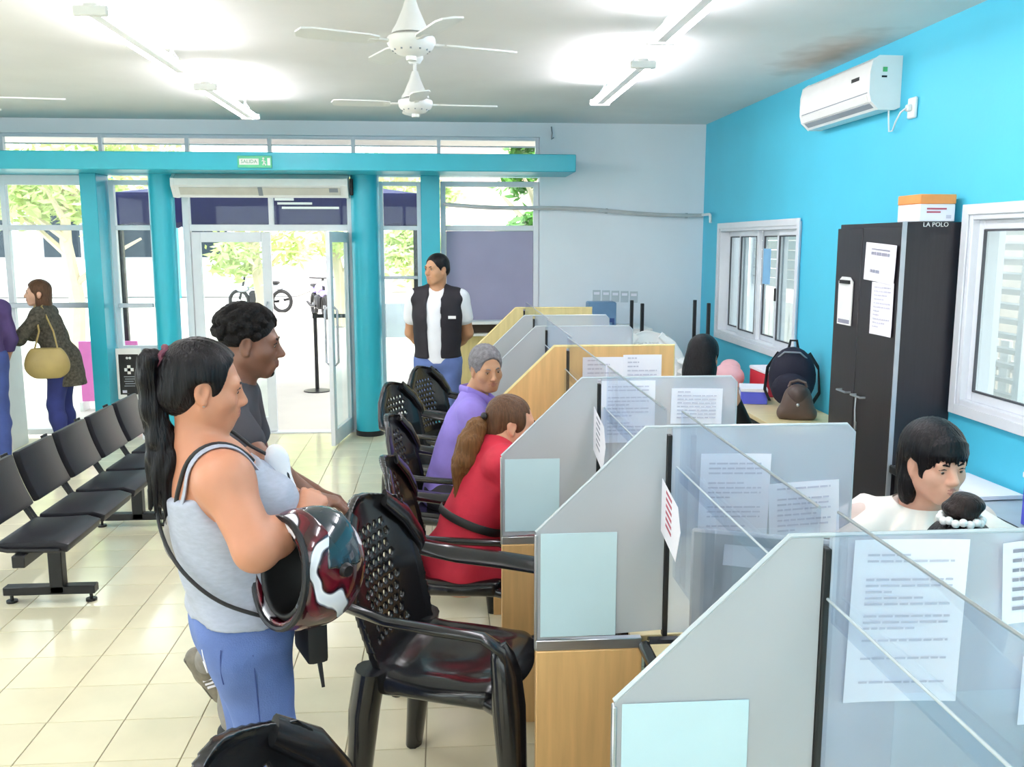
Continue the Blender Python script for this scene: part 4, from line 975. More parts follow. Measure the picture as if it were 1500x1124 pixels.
def hand(wr, d, pn, side, curl=.35, s=1.0, spread=1.0, thumb=.4):
    """wr wrist, d finger direction, pn palm-facing normal, side: +1 thumb on cross(d,pn) side, -1 other"""
    d = unit(d); pn = unit(A3(pn) - d * (A3(pn) @ d)); lat = np.cross(d, pn) * side; ps = []
    offs = (.030, .010, -.010, -.028); lens = (.070, .078, .073, .057); kl = (.086, .09, .086, .078)
    for o, l, kk in zip(offs, lens, kl):
        kn = wr + (d * kk + lat * o * spread) * s
        ps.append(cap(wr + (d * .012 + lat * o * .55) * s, kn, .0135 * s, .0115 * s, k=.014))
        a = 0; p = kn; rr = .0098 * s
        for fr, da in ((.46, .95), (.30, 1.1), (.24, .7)):
            a += da * curl; dd = d * cos(a) + pn * sin(a) + lat * o * .6 * (1 - curl); q = p + unit(dd) * l * fr * s; ps.append(cap(p, q, rr, rr * .9, k=.006)); p = q; rr *= .9
    t0 = wr + (d * .02 + lat * .02) * s; t1 = wr + (d * .052 + lat * .044 + pn * .012) * s; t2 = t1 + unit(d * (1 - thumb * .3) + lat * .45 * (1 - thumb) + pn * thumb) * .034 * s; t3 = t2 + unit(d * (1 - thumb * .2) - lat * .2 * thumb + pn * thumb) * .027 * s
    ps += [cap(t0, t1, .016 * s, .0125 * s, k=.012), cap(t1, t2, .0115 * s, .0105 * s, k=.006), cap(t2, t3, .0105 * s, .0088 * s, k=.006)]
    return ps
def head(c, m, s=1.0, neck=None, nr=.056, jaw=1.0, nose=1.0, full=0, lips=1.0):
    T = lambda x, y, z: c + m @ (A3((x, y, z)) * s)
    E = lambda x, y, z, rx, ry, rz, k=.015, lab=0, op='+': ell(T(x, y, z), A3((rx, ry, rz)) * s, m, k, lab, op)
    Cc = lambda a, b, ra, rb=None, k=.012, lab=0, op='+': cap(T(*a), T(*b), ra * s, (ra if rb is None else rb) * s, k, lab, op)
    ps = [E(0, -.018, .03, .076, .094, .085), E(0, .02, -.01, .066, .070, .082, .02), E(0, .026, -.06, .053 * jaw + full * .006, .056, .05, .025), E(0, .064, -.096, .022 * jaw, .02, .019, .02)]
    for q in (-1, 1):
        ps += [E(q * .04, .05, -.03, .027, .028 + full * .003, .026, .02), E(q * .031, .096, .0, .017, .013, .0105, .012, op='-'), E(q * .031, .0735, -.001, .0145, .0125, .0125, .004),
               Cc((q * .052, .0, -.055), (q * .02, .062, -.098), .02, .016, .025), E(q * .011, .098, -.036, .0085, .010, .0075, .008)]
    ps += [Cc((-.036, .077, .019), (.036, .077, .019), .0115, k=.018), Cc((0, .084, .008), (0, .104 + .008 * nose, -.03), .0085, .0115, .012), E(0, .078, -.066, .028, .018, .021, .02)]
    for q in (-1, 1): ps.append(Cc((q * .021, .086, -.0625), (0, .0945, -.0585), .0035, .0055 * lips, .004, 1)); ps.append(Cc((q * .018, .086, -.066), (0, .0935, -.0695), .004, .0065 * lips, .004, 1))
    for q in (-1, 1):
        ps += [E(q * .078, -.006, -.008, .0075, .02, .032, .01), E(q * .0855, .0, -.003, .0075, .011, .019, .004, op='-'), E(q * .079, .002, -.036, .007, .009, .009, .005)]
    if neck is not None: ps.append(cap(T(0, -.022, -.05), A3(neck), nr * s, nr * 1.08 * s, k=.03))
    return ps, T
def face_parts(root, T, m, s, iris='#2a1a12', brow=None, lidz=0.0, look=(0, 0)):
    """eyes with dark iris, brows"""
    wm = M['eyewhite']; im = mat('iris', iris, .15)
    for q in (-1, 1):
        mb = MB(); c = T(q * .031, .0755, -.001); R_ = Matrix(m.tolist()).to_4x4(); X = Matrix.Translation(Vector(c)) @ R_
        mb.sph((0, 0, 0), (.0122 * s, .0122 * s, .0082 * s), 12, 0, X)
        mb.sph((look[0] * .006 * s, .0098 * s, look[1] * .004 * s - .0005), (.0052 * s, .0034 * s, .0052 * s), 10, 1, X); mb.build('eye', [wm, im], root)
        if brow:
            e = MB().tube([Vector(T(q * .014, .0905, .0175)), Vector(T(q * .03, .0905, .023)), Vector(T(q * .046, .080, .018))], [.003 * s, .0036 * s, .002 * s], 8); e.build('eyebrow', brow, root)
            l = MB().tube([Vector(T(q * .0175, .0865, .0045)), Vector(T(q * .031, .0905, .0085)), Vector(T(q * .044, .083, .0045))], [.0014 * s, .0022 * s, .0014 * s], 6); l.build('eyelash', brow, root)
def shoe(an, d, s=1.0, up=(0, 0, 1)):
    d = unit(d); u = unit(up)
    return [cap(an - u * .045 - d * .03, an - u * .055 + d * .14, .036 * s, .032 * s, k=.03), cap(an - u * .01, an - u * .05, .04, .038, k=.03), ell(an - u * .06 + d * .16, (.036, .036, .026), k=.03)]
def skin(name, col, lipc, rough=.5):
    a_, b_ = [[int(q[i:i + 2], 16) for i in (1, 3, 5)] for q in (col, lipc)]; lipc = '#' + ''.join('%02x' % int(x * .35 + y * .65) for x, y in zip(a_, b_))
    m = mat(name, col, rough, vary=.05, scale=14, bump=.03, bscale=180); m.node_tree.nodes['Principled BSDF'].inputs['Subsurface Weight'].default_value = .06
    m.node_tree.nodes['Principled BSDF'].inputs['Subsurface Radius'].default_value = (.012, .005, .003)
    return [m, mat(name + '_lips', lipc, .4)]
defm(eyewhite=mat('eye_white', '#e8e4e0', .2, vary=.01), jeans=mat('blue_denim', '#6279b4', .85, vary=.22, scale=5, bump=.25, bscale=300), jeans_dark=mat('dark_denim', '#3d4f8c', .85, vary=.15, scale=8, bump=.2, bscale=300),
     jet=hair_mat('black_hair', '#0c090d', .36), brownh=hair_mat('brown_hair', '#5a3f2c', .4), greyh=mat('grey_hair', '#737175', .7, vary=.3, scale=60, bump=.5, bscale=150), curl=mat('curly_black_hair', '#0e0b0b', .7, spec=.2, vary=.3, scale=60, bump=.6, bscale=150),
     dress=mat('red_dress_cloth', '#c4263d', .75, vary=.08, scale=14, bump=.12, bscale=40), lilac=mat('violet_shirt_cloth', '#8b7acd', .75, vary=.06, scale=16, bump=.15, bscale=28), trouser=mat('charcoal_trousers', '#26242c', .8, bump=.1),
     vest=mat('black_vest_cloth', '#1e1a22', .75, vary=.15, bump=.15, bscale=60), whiteshirt=mat('white_shirt_cloth', '#eef0f6', .8, vary=.03, bump=.12, bscale=40), tank=mat('grey_marl_jersey', '#a8adbc', .85, vary=.07, scale=40, bump=.12, bscale=24, stretch=(1, 1, 3)),
     tee=mat('charcoal_tee_cloth', '#3b3a40', .85, vary=.08, bump=.15, bscale=26), greypants=mat('grey_trousers', '#8c8884', .85, vary=.15, scale=25, bump=.2), ruffle=mat('pale_ruffle_cloth', '#f1e9e0', .75, bump=.1, bscale=24), cream=mat('cream_blouse_cloth', '#d6c1b8', .75, vary=.04, bump=.15, bscale=24),
     cardigan=mat('dark_patterned_cardigan', '#4a463c', .9, vary=.6, scale=45), violetshirt=mat('plum_shirt', '#4b3a6c', .8, vary=.1), navyjeans=mat('navy_jeans', '#27306c', .85, vary=.15))

def wave_folds(amp, fz, fx):
    return lambda X, Y, Z: amp * np.sin(fz * Z + 9 * X - 7 * Y + 2 * np.sin(fx * (X + Y))) * (.6 + .4 * np.sin(21 * Z + 13 * X))
def hair_grooves(c, m, amp=.0022, n=34):
    def f(X, Y, Z):
        x = (X - c[0]) * m[0, 0] + (Y - c[1]) * m[1, 0] + (Z - c[2]) * m[2, 0]; y = (X - c[0]) * m[0, 1] + (Y - c[1]) * m[1, 1] + (Z - c[2]) * m[2, 1]
        return amp * np.sin(n * np.arctan2(x, y) * .5 + 30 * y) 
    return f

def onskin(pts, prims, off, sub=6, smooth=3):
    """resample a path and push it onto the surface of the given soft form"""
    P = [A3(p) for p in pts]; Q = [P[i] + (P[i + 1] - P[i]) * t / sub for i in range(len(P) - 1) for t in range(sub)] + [P[-1]]; Q = np.array(Q)
    def F(A):
        f = np.full(len(A), .5)
        for p in prims:
            if p['t'] == 'h' or p['op'] != '+': continue
            k = max(p['k'], 1e-4); d = pdist(p, A[:, 0], A[:, 1], A[:, 2]); h = np.maximum(k - np.abs(f - d), 0) / k; f = np.minimum(f, d) - h * h * k * .25
        return f
    for it in range(10):
        f = F(Q); g = np.stack([F(Q + e) - F(Q - e) for e in np.eye(3) * .002], 1); g /= np.maximum(np.linalg.norm(g, axis=1), 1e-9)[:, None]
        Q = Q - g * (f - off)[:, None]
        if it < 9 - 2:
            for _ in range(smooth): Q[1:-1] = Q[1:-1] * .5 + (Q[:-2] + Q[2:]) * .25
    return [Vector(q) for q in Q]
# ---------------------------------------------------------------- woman with the helmet
def woman_helmet():
    at = (-.565, 2.33, 0); rz = R(-66); B = Body(at, rz)
    t = thing('person', 'standing woman with long black ponytail, grey tank top and jeans, holding a motorcycle helmet', 'person', at, rz)
    J = lambda x, y, z: A3((x, y, z))
    pel, chest, neck = J(0, .035, .885), J(0, -.005, 1.20), J(0, -.05, 1.365)
    shR, shL = J(.160, -.02, 1.285), J(-.160, -.02, 1.285)
    elR = B.L((-.435, 2.09, 1.145)); wrR = B.L((-.345, 2.255, 1.165))
    elL = J(-.21, .03, 1.06); wrL = B.L((-.425, 2.43, 1.19))
    hm = rotm(R(-11), R(-9)); hc = J(.0, -.028, 1.495)
    tp, m = torso(B, pel, chest, neck, shL, shR, w=(.165, .152, .158), d=(.115, .116, .118), bust=.066, belly=.07, butt=.05, trap=.046, sh=.056)
    hp, T = head(hc, hm, .92, neck, .054, 1.05, .2, 1)
    aR = arm(shR, elR, wrR, (.060, .052, .045, .029)); aL = arm(shL, elL, wrL, (.066, .054, .044, .029))
    hR = hand(wrR, B.D((.12, .75, .35)), B.D((-.5, -.2, -.8)), -1, .55); hL = hand(wrL, B.D((.72, -.45, -.15)), B.D((-.2, -.1, -.9)), 1, .8, .88, thumb=.5)
    kR, aRk = J(.085, .075, .47), J(.09, .045, .085); kL, aLk = J(-.085, .08, .47), J(-.085, .06, .085); hipR, hipL = J(.08, .045, .86), J(-.08, .045, .86)
    lg = leg(hipR, kR, aRk, (.088, .066, .062, .044)) + leg(hipL, kL, aLk, (.088, .066, .062, .044))
    ft = [cap(a - J(0, .02, .05), a + J(0, .12, -.055), .034, .028, k=.03) for a in (aRk, aLk)]
    mats = skin('warm_light_skin', '#c08467', '#a15850')
    fine = [(hc - .13, hc + .13, .0034), (wrL - .05, wrR + .14, .0045)]
    sdf('body', tp + hp + aR + aL + hR + hL + lg + ft, mats, t, h=.0075, fine=[(hc - .13, hc + .13, .0036)])
    face_parts(t, T, hm, .92, brow=M['jet'], look=(0, -.3))
    # tank top: inflated torso, low back, thin straps
    tank = infl(tp[:3] + tp[6:] + lg[:1] + lg[3:4], .013)
    fold = wave_folds(.0032, 62, 9)
    sdf('tank_top', tank + [half(J(0, 0, .905), (0, -.06, -1)), half(J(0, -.1, 1.235), (0, -.35, 1)), ell(shR + J(.03, 0, -.015), (.075, .10, .105), k=.01, op='-'), ell(shL + J(-.03, 0, -.015), (.075, .10, .105), k=.01, op='-')], M['tank'], t, h=.0075, disp=lambda X, Y, Z: fold(X, Y, Z) * np.clip((1.22 - Z) * 6, .15, 1), smooth=2)
    bodyp = tp + hp + aR[:2] + aL[:2]
    for q in (-1, 1):
        MB().tube(onskin([(q * .085, -.125, 1.205), (q * .105, -.11, 1.27), (q * .108, -.06, 1.33), (q * .105, .0, 1.345), (q * .095, .07, 1.30), (q * .08, .12, 1.225)], bodyp, .004), .013, 8, flat=(.35, 1), up=(0, -1, .3)).build('top_strap', M['tank'], t)
        MB().tube(onskin([(q * .055, -.13, 1.2), (q * .075, -.12, 1.27), (q * .083, -.08, 1.335), (q * .085, -.01, 1.35), (q * .075, .07, 1.31)], bodyp, .003), .006, 8).build('black_strap', M['black'], t)
    je = infl(tp[:1] + tp[8:] + lg, .007); je = [p for p in je]
    jf = wave_folds(.003, 40, 11)
    j = sdf('jeans', je + [half(J(0, 0, .935), (0, 0, 1)), half(J(0, 0, .07), (0, 0, -1))], M['jeans'], t, h=.0085, disp=jf)
    for a, b in (((.178, -.06, .87), (.176, -.08, .76)), ((.181, .02, .85), (.17, .04, .5))): MB().tube(onskin((a, b), je, .001, 8), .0016, 6).build('seam', M['jeans_dark'], j)
    MB().tube(onskin(((.12, -.155, .845), (.115, -.158, .755), (.07, -.17, .735), (.03, -.165, .755)), je, .001), .0022, 6).build('pocket_stitching', M['paper'], j)
    for a in (aRk, aLk): sdf('shoe', infl([cap(a - J(0, .02, .05), a + J(0, .13, -.055), .034, .028, k=.03)], .008) + [half(J(0, 0, .0), (0, 0, -1))], M['black'], t, h=.008)
    # hair: tight scalp, elastic, ponytail
    sc = [ell(T(0, -.02, .034), (.0825, .101, .09), hm, .02), ell(T(0, -.06, -.03), (.066, .06, .055), hm, .03), ell(T(.06, -.012, .016), (.02, .032, .04), hm, .02), ell(T(-.06, -.012, .016), (.02, .032, .04), hm, .02),
          ell(T(0, .094, -.028), (.088, .066, .117), hm, .008, op='-'), ell(T(.088, .0, -.018), (.022, .03, .036), hm, .006, op='-'), ell(T(-.088, .0, -.018), (.022, .03, .036), hm, .006, op='-')]
    sdf('hair', sc, M['jet'], t, h=.0042, disp=hair_grooves(T(0, -.11, .06), hm, .0014, 60), smooth=1)
    k0 = T(0, -.122, .062); w = lambda x, y, z: k0 + A3((x, y, z)); tl = []
    rnd = random.Random(5)
    pts = [(0, 0, 0), (.01, -.024, .0), (.0, -.03, -.045), (.0, -.022, -.12), (.0, -.008, -.2), (.005, -.002, -.28), (.0, -.004, -.35)]; rr = [.017, .023, .026, .029, .033, .036, .028]
    for a, b, r1, r2 in zip(pts, pts[1:], rr, rr[1:]): tl.append(cap(w(*a), w(*b), r1, r2, k=.02))
    for q in range(16):
        x, y = rnd.uniform(-.04, .04), -.015 + rnd.uniform(-.03, .03); tl.append(cap(w(x * .8, y + .008, -.24), w(x, y, -.36 - rnd.random() * .075), .012, .003, k=.008))
    sdf('ponytail', tl, M['jet'], t, h=.005, disp=lambda X, Y, Z: .0022 * np.sin(260 * X + 5 * np.sin(14 * Z)) + .0018 * np.sin(230 * Y + 6 * np.sin(11 * Z + 1)))
    X = Matrix.Translation(Vector(T(0, -.117, .064))) @ Matrix(hm.tolist()).to_4x4() @ Matrix.Rotation(R(72), 4, 'X')
    MB().tube([X @ Vector((.026 * cos(a), .026 * sin(a), .004 * sin(5 * a))) for a in [k * pi / 12 for k in range(24)]], .009, 8, closed=True).build('hair_elastic', mat('wine_elastic', '#5a2436', .7), t)
    MB().lathe([(0, -.004), (.004, 0), (0, .004)], 8, T=Matrix.Translation(Vector(T(.082, .003, -.043)))).build('earring', M['steel'], t)
    # cross-body bag on the far hip
    bg_ = thing('crossbody_bag', 'small black cross-body bag with a long thin strap worn by the ponytail woman', 'handbag', at, rz)
    c = B.L((-.352, 2.32, .865))
    MB().box(c - A3((.07, .028, .09)), c + A3((.07, .028, .08)), .014, seg=2).build('bag', M['black'], bg_); MB().prism([(-.06, -.10), (.0, -.19), (-.03, -.09)], 'y', c[1] + .025, c[1] + .034, T=Matrix.Translation((c[0], 0, c[2]))).build('hanging_tag', M['black'], bg_)
    sp = [(.075, c[1] - .03, c[2] + .07), (.17, .04, .94), (.168, -.06, .99), (.12, -.12, 1.04), (.04, -.14, 1.10), (-.06, -.135, 1.21), (-.12, -.08, 1.365), (-.13, .0, 1.38), (-.10, .09, 1.33), (-.03, .2, 1.2), (.03, .215, 1.05), (c[0] - .05, c[1] + .0, c[2] + .08)]
    MB().tube([Vector(sp[0])] + onskin(sp[1:-2], bodyp + tank + lg[:1], .010, 5) + [Vector(p) for p in sp[-2:]], .005, 8).build('strap', M['black'], bg_)
    # rolled white sheet held in the left hand
    ro = thing('paper_roll', 'white rolled paper held up before the chest of the ponytail woman', 'paper', tuple(A3((-.425, 2.46, 1.135)))); X = Matrix.Rotation(R(-8), 4, 'Y') @ Matrix.Rotation(R(12), 4, 'X')
    sdf('roll', [cap((.012, 0, 0), (-.022, .0, .13), .026, .032, k=.02), ell((-.028, 0, .15), (.024, .026, .026), k=.02)], M['whiteshirt'], ro, h=.006, disp=wave_folds(.003, 70, 30))
woman_helmet()
# ---------------------------------------------------------------- helmet
def helmet():
    c = A3((-.325, 2.20, 1.055)); zc = unit((.70, .70, -.10)); fy = unit(A3((.25, .1, .95)) - zc * (A3((.25, .1, .95)) @ zc)); x = np.cross(fy, zc); m = np.stack([x, fy, zc], 1)
    t = thing('motorcycle_helmet', 'dark red full-face motorcycle helmet with white swirls hung on the woman\'s forearm', 'helmet', tuple(c))
    T = lambda a, b, z: m @ A3((a, b, z))
    out = [ell((0, 0, 0), (.122, .148, .135), m), ell(T(0, .06, -.05), (.098, .095, .07), m, .03), ell(T(0, -.05, -.06), (.10, .085, .07), m, .03)]
    cut = [half(T(0, 0, -.098), -zc), ell(T(0, .0, -.045), (.10, .126, .115), m, .004, op='-')]
    mt = bpy.data.materials.new('helmet_paint'); mt.use_nodes = True; n = mt.node_tree.nodes; l = mt.node_tree.links; b = n['Principled BSDF']
    tc = n.new('ShaderNodeTexCoord'); wv = n.new('ShaderNodeTexWave'); wv.inputs['Scale'].default_value = 2.1; wv.inputs['Distortion'].default_value = 7; wv.inputs['Detail'].default_value = 2; wv.inputs['Detail Scale'].default_value = 2.5
    l.new(tc.outputs['Object'], wv.inputs[0]); rp = n.new('ShaderNodeValToRGB'); l.new(wv.outputs['Fac'], rp.inputs[0]); e = rp.color_ramp.elements
    e[0].position = 0; e[0].color = lin('#2c0a12') + (1,); e[1].position = .7; e[1].color = lin('#641222') + (1,)
    for p_, cc in ((.87, '#1d1018'), (.905, '#8d8a98'), (.93, '#f2f2f6'), (1.0, '#e8e8f0')): q = e.new(p_); q.color = lin(cc) + (1,)
    l.new(rp.outputs[0], b.inputs['Base Color']); b.inputs['Roughness'].default_value = .12; b.inputs['Coat Weight'].default_value = .6
    sdf('shell', out + cut + [ell(T(0, .135, .005), (.088, .075, .048), m, .008, op='-')], mt, t, h=.0045)
    sdf('lining', [ell(T(0, 0, -.01), (.114, .138, .124), m), half(T(0, 0, -.09), -zc), ell(T(0, .0, -.055), (.076, .1, .105), m, .01, op='-'), ell(T(0, .14, .005), (.08, .05, .045), m, .01, op='-')], M['black'], t, h=.006)
    rim = [Vector(T(.105 * cos(a), .135 * sin(a) + .004, -.097)) for a in [k * pi / 16 for k in range(32)]]; MB().tube(rim, .008, 8, closed=True).build('rim_trim', M['dark_metal'], t)
    vis = [ell((0, 0, 0), (.130, .157, .141), m), ell((0, 0, 0), (.115, .142, .126), m, .003, op='-'), half(T(0, .045, 0), -fy), half(T(0, 0, .058), zc), half(T(0, 0, -.045), -zc)]
    sdf('visor', vis, mat('smoky_blue_visor', '#1d2b34', .06, coat=.6), t, h=.0045)
    for q in (-1, 1): MB().cyl(Vector(T(q * .122, .04, .0)), Vector(T(q * .135, .04, .0)), .018, .014, n=14).build('visor_pivot', M['dark_metal'], t)
    MB().tube([Vector(T(.07, .03, -.09)), Vector(T(.06, .05, -.12)), Vector(T(.03, .06, -.14)), Vector(T(.0, .07, -.12))], .007, 6, flat=(1, .4)).build('chin_strap', M['black'], t)
    MB().tube([Vector(T(-.075, -.06, -.085)), Vector(T(-.06, -.02, -.06))], .012, 6, flat=(1, .3)).build('grey_strap', M['grey_pl'], t); MB().cbox(T(-.05, .02, -.05), (.02, .02, .028), .004).build('red_release', M['red'], t)
helmet()
# ---------------------------------------------------------------- leaning man behind her
J3 = lambda x, y, z: A3((x, y, z))
def head_hair(name, T, m, s, mt, root, grow=.009, low=-.05, back=True, h=.005, front=.1, disp=None, extra=()):
    sc = [ell(T(0, -.018, .034), A3((.076 + grow, .094 + grow, .082 + grow)) * s, m, .02), ell(T(0, -.065, -.02), A3((.064, .05, .05)) * s, m, .03), ell(T(.063, -.005, .01), A3((.018, .035, .035)) * s, m, .015), ell(T(-.063, -.005, .01), A3((.018, .035, .035)) * s, m, .015)]
    sc += list(extra) + [ell(T(0, front, -.03), A3((.087, .069, .114)) * s, m, .008, op='-')]
    for q in (-1, 1): sc.append(ell(T(q * .088, 0, -.02), A3((.022, .028, .036)) * s, m, .006, op='-'))
    return sdf(name, sc, mt, root, h=h, disp=disp)
def leaning_man():
    at = (-.86, 3.16, 0); rz = R(-84); B = Body(at, rz)
    t = thing('person', 'dark-haired man in a charcoal T-shirt leaning on the chair back behind the ponytail woman', 'person', at, rz)
    pel, chest, neck = J3(0, .02, .88), J3(0, .10, 1.18), J3(0, .155, 1.355)
    shR, shL = J3(.185, .135, 1.31), J3(-.185, .15, 1.31)
    hm = rotm(R(-2), R(-8)); hc = J3(0, .21, 1.515)
    wrR = B.L((-.425, 2.91, 1.04)); elR = B.L((-.575, 2.87, 1.16)); elL = J3(-.25, .20, 1.02); wrL = J3(-.18, .40, .93)
    tp, m = torso(B, pel, chest, neck, shL, shR, w=(.15, .145, .165), d=(.105, .105, .115), trap=.055, sh=.06)
    hp, T = head(hc, hm, 1.0, neck, .058, 1.05, .75, 0, 1.35)
    aR = arm(shR, elR, wrR, (.055, .045, .04, .028)); aL = arm(shL, elL, wrL, (.055, .045, .04, .028))
    hR = hand(wrR, B.D((.9, .03, -.22)), B.D((-.2, 0, -1)), -1, .5, 1.0); hL = hand(wrL, (.1, .9, -.3), (.3, 0, -1), 1, .5, 1.05)
    hipR, hipL = J3(.09, .02, .86), J3(-.09, .03, .86); kR, aRk = B.L((-.76, 3.38, .50)), B.L((-.945, 3.52, .20)); kL, aLk = J3(-.10, .10, .46), J3(-.10, .08, .085)
    lg = leg(hipR, kR, aRk) + leg(hipL, kL, aLk)
    sdf('body', tp + hp + aR + aL + hR + hL + lg, skin('deep_brown_skin', '#7a5240', '#6e4138', .42), t, h=.0075, fine=[(hc - .13, hc + .13, .0038)])
    face_parts(t, T, hm, 1.0, brow=M['curl'], look=(0, -.5))
    sl = cap(shR, shR * .42 + elR * .58, .068, .066, k=.03); s2 = cap(shL, shL * .45 + elL * .55, .068, .066, k=.03)
    cutn = unit(elR - shR); cutl = unit(elL - shL)
    sdf('t_shirt', infl(tp, .012) + [sl, s2, half(J3(0, 0, .80), (0, .2, -1)), ell(neck + J3(0, .02, .075), (.085, .085, .065), k=.006, op='-')], M['tee'], t, h=.0085, disp=wave_folds(.0035, 45, 12))
    j = sdf('trousers', infl(tp[:1] + lg, .014) + [half(J3(0, 0, .95), (0, 0, 1)), half(J3(0, 0, .05), (0, 0, -1))], M['greypants'], t, h=.009, disp=wave_folds(.004, 50, 12))
    d = unit(B.L((-.90, 3.40, .02)) - B.L((-1.0, 3.38, .24)))
    he = B.L((-.99, 3.535, .215)); to = B.L((-.905, 3.555, .045))
    sh = sdf('sneaker', [cap(he, to, .042, .036, k=.03), cap(aRk, he * .6 + to * .4, .045, .042, k=.03)], mat('grey_sneaker', '#7d776c', .7, vary=.2, scale=30), t, h=.007)
    MB().tube([Vector(he - J3(.0, .038, .0)), Vector(he * .5 + to * .5 - J3(0, .038, 0)), Vector(to - J3(0, .03, 0.004))], .016, 8, flat=(1.6, .6), up=(1, 0, 0)).build('sole', mat('dark_sole', '#5b564e', .8), sh)
    for k in range(3): 
        p = he * (.5 - .09 * k) + to * (.5 + .09 * k); MB().tube([Vector(p + J3(.044, -.015, 0)), Vector(p + J3(.040, .028, .01))], .005, 6).build('white_stripe', M['paper'], sh)
    sdf('shoe', infl([cap(aLk - J3(0, .02, .045), aLk + J3(0, .14, -.05), .036, .03, k=.03)], .006) + [half(J3(0, 0, .0), (0, 0, -1))], M['black'], t, h=.009)
    rnd = random.Random(3); cu = [ell(T(0, -.02, .036), (.083, .10, .088), hm, .02)]
    for k in range(230):
        a, b = rnd.uniform(-pi, pi), rnd.uniform(-.35, 1.35); x = (.084 * sin(a) * cos(b), -.02 + .104 * cos(a) * cos(b), .034 + .09 * sin(b))
        if x[1] > .045 and x[2] < .062: continue
        if abs(x[0]) > .06 and -.02 < x[1] and x[2] < .02: continue
        cu.append(ell(T(*x), .0135, k=.005))
    cu += [ell(T(0, .098, -.028), (.08, .06, .094), hm, .006, op='-')] + [ell(T(q * .088, .002, -.02), (.022, .028, .036), hm, .006, op='-') for q in (-1, 1)]
    sdf('curly_hair', cu, M['curl'], t, h=.0042, smooth=0)
    sdf('goatee', [ell(T(0, .072, -.100), (.025, .019, .016), hm), cap(T(-.022, .0865, -.052), T(.022, .0865, -.052), .0045, k=.004)], M['curl'], t, h=.004)
leaning_man()
# ---------------------------------------------------------------- guard
def guard():
    at = (-.03, 7.3, 0); rz = R(176); B = Body(at, rz)
    t = thing('person', 'standing man with black padded vest over white short-sleeved shirt, hands behind his back', 'person', at, rz)
    pel, chest, neck = J3(0, 0, .93), J3(0, .01, 1.28), J3(0, -.01, 1.475)
    shR, shL = J3(.185, -.01, 1.415), J3(-.185, -.01, 1.415)
    hm = rotm(R(-42), R(-3)); hc = J3(0, .025, 1.645)
    elR, wrR = J3(.225, -.11, 1.13), J3(.10, -.20, .98); elL, wrL = J3(-.235, -.09, 1.13), J3(-.10, -.20, .98)
    tp, m = torso(B, pel, chest, neck, shL, shR, w=(.165, .165, .175), d=(.115, .12, .12), trap=.06, sh=.062)
    hp, T = head(hc, hm, 1.0, neck, .060, 1.1, .7)
    aR = arm(shR, elR, wrR, (.058, .046, .042, .03)); aL = arm(shL, elL, wrL, (.058, .046, .042, .03))
    lg = leg(J3(.095, 0, .90), J3(.105, .02, .5), J3(.11, -.02, .085)) + leg(J3(-.095, 0, .90), J3(-.105, .02, .5), J3(-.11, -.02, .085))
    hd = hand(wrR, (-.9, 0, -.4), (0, 1, 0), 1, .5) + hand(wrL, (.9, 0, -.4), (0, 1, 0), -1, .5)
    sdf('body', tp + hp + aR + aL + hd + lg, skin('tan_skin', '#c08f6c', '#a46658'), t, h=.009, fine=[(hc - .13, hc + .13, .005)])
    face_parts(t, T, hm, 1.0, brow=M['jet'])
    head_hair('short_hair', T, hm, 1.0, M['jet'], t, grow=.007, front=.098)
    q = [cap(shR, shR * .45 + elR * .55, .072, .07, k=.03), cap(shL, shL * .45 + elL * .55, .072, .07, k=.03)]
    sdf('white_shirt', infl(tp, .012) + q + [half(J3(0, 0, .90), (0, 0, -1)), ell(neck + J3(0, .05, .06), (.06, .07, .07), k=.005, op='-')], M['whiteshirt'], t, h=.009, disp=wave_folds(.002, 40, 12))
    v = infl(tp, .026) + [half(J3(0, 0, .945), (0, 0, -1)), ell(J3(.285, -.01, 1.37), (.085, .12, .16), k=.01, op='-'), ell(J3(-.285, -.01, 1.37), (.085, .12, .16), k=.01, op='-'), ell(neck + J3(0, .09, .03), (.062, .10, .11), k=.005, op='-')]
    gap = [cap(J3(.015, .15, .80), J3(.02, .12, 1.47), .050, .058, k=.004, op='-')]
    ve = sdf('padded_vest', v + [cap(neck + J3(-.06, -.03, -.01), neck + J3(.06, -.03, -.01), .052, k=.02), ell(neck + J3(0, .03, .06), (.062, .075, .09), k=.005, op='-')] + gap, M['vest'], t, h=.008, disp=wave_folds(.0022, 55, 8))
    MB().box((-.155, .152, 1.262), (-.095, .158, 1.285)).build('chest_emblem', M['white_pl'], ve)
    sdf('jeans', infl(tp[:1] + lg, .011) + [half(J3(0, 0, .97), (0, 0, 1)), half(J3(0, 0, .06), (0, 0, -1))], M['jeans'], t, h=.0095, disp=wave_folds(.003, 40, 12))
    for a in (J3(.11, -.02, .085), J3(-.11, -.02, .085)): sdf('shoe', infl([cap(a - J3(0, .02, .05), a + J3(0, .14, -.055), .036, .03, k=.03)], .006) + [half(J3(0, 0, 0), (0, 0, -1))], M['black'], t, h=.01)
guard()
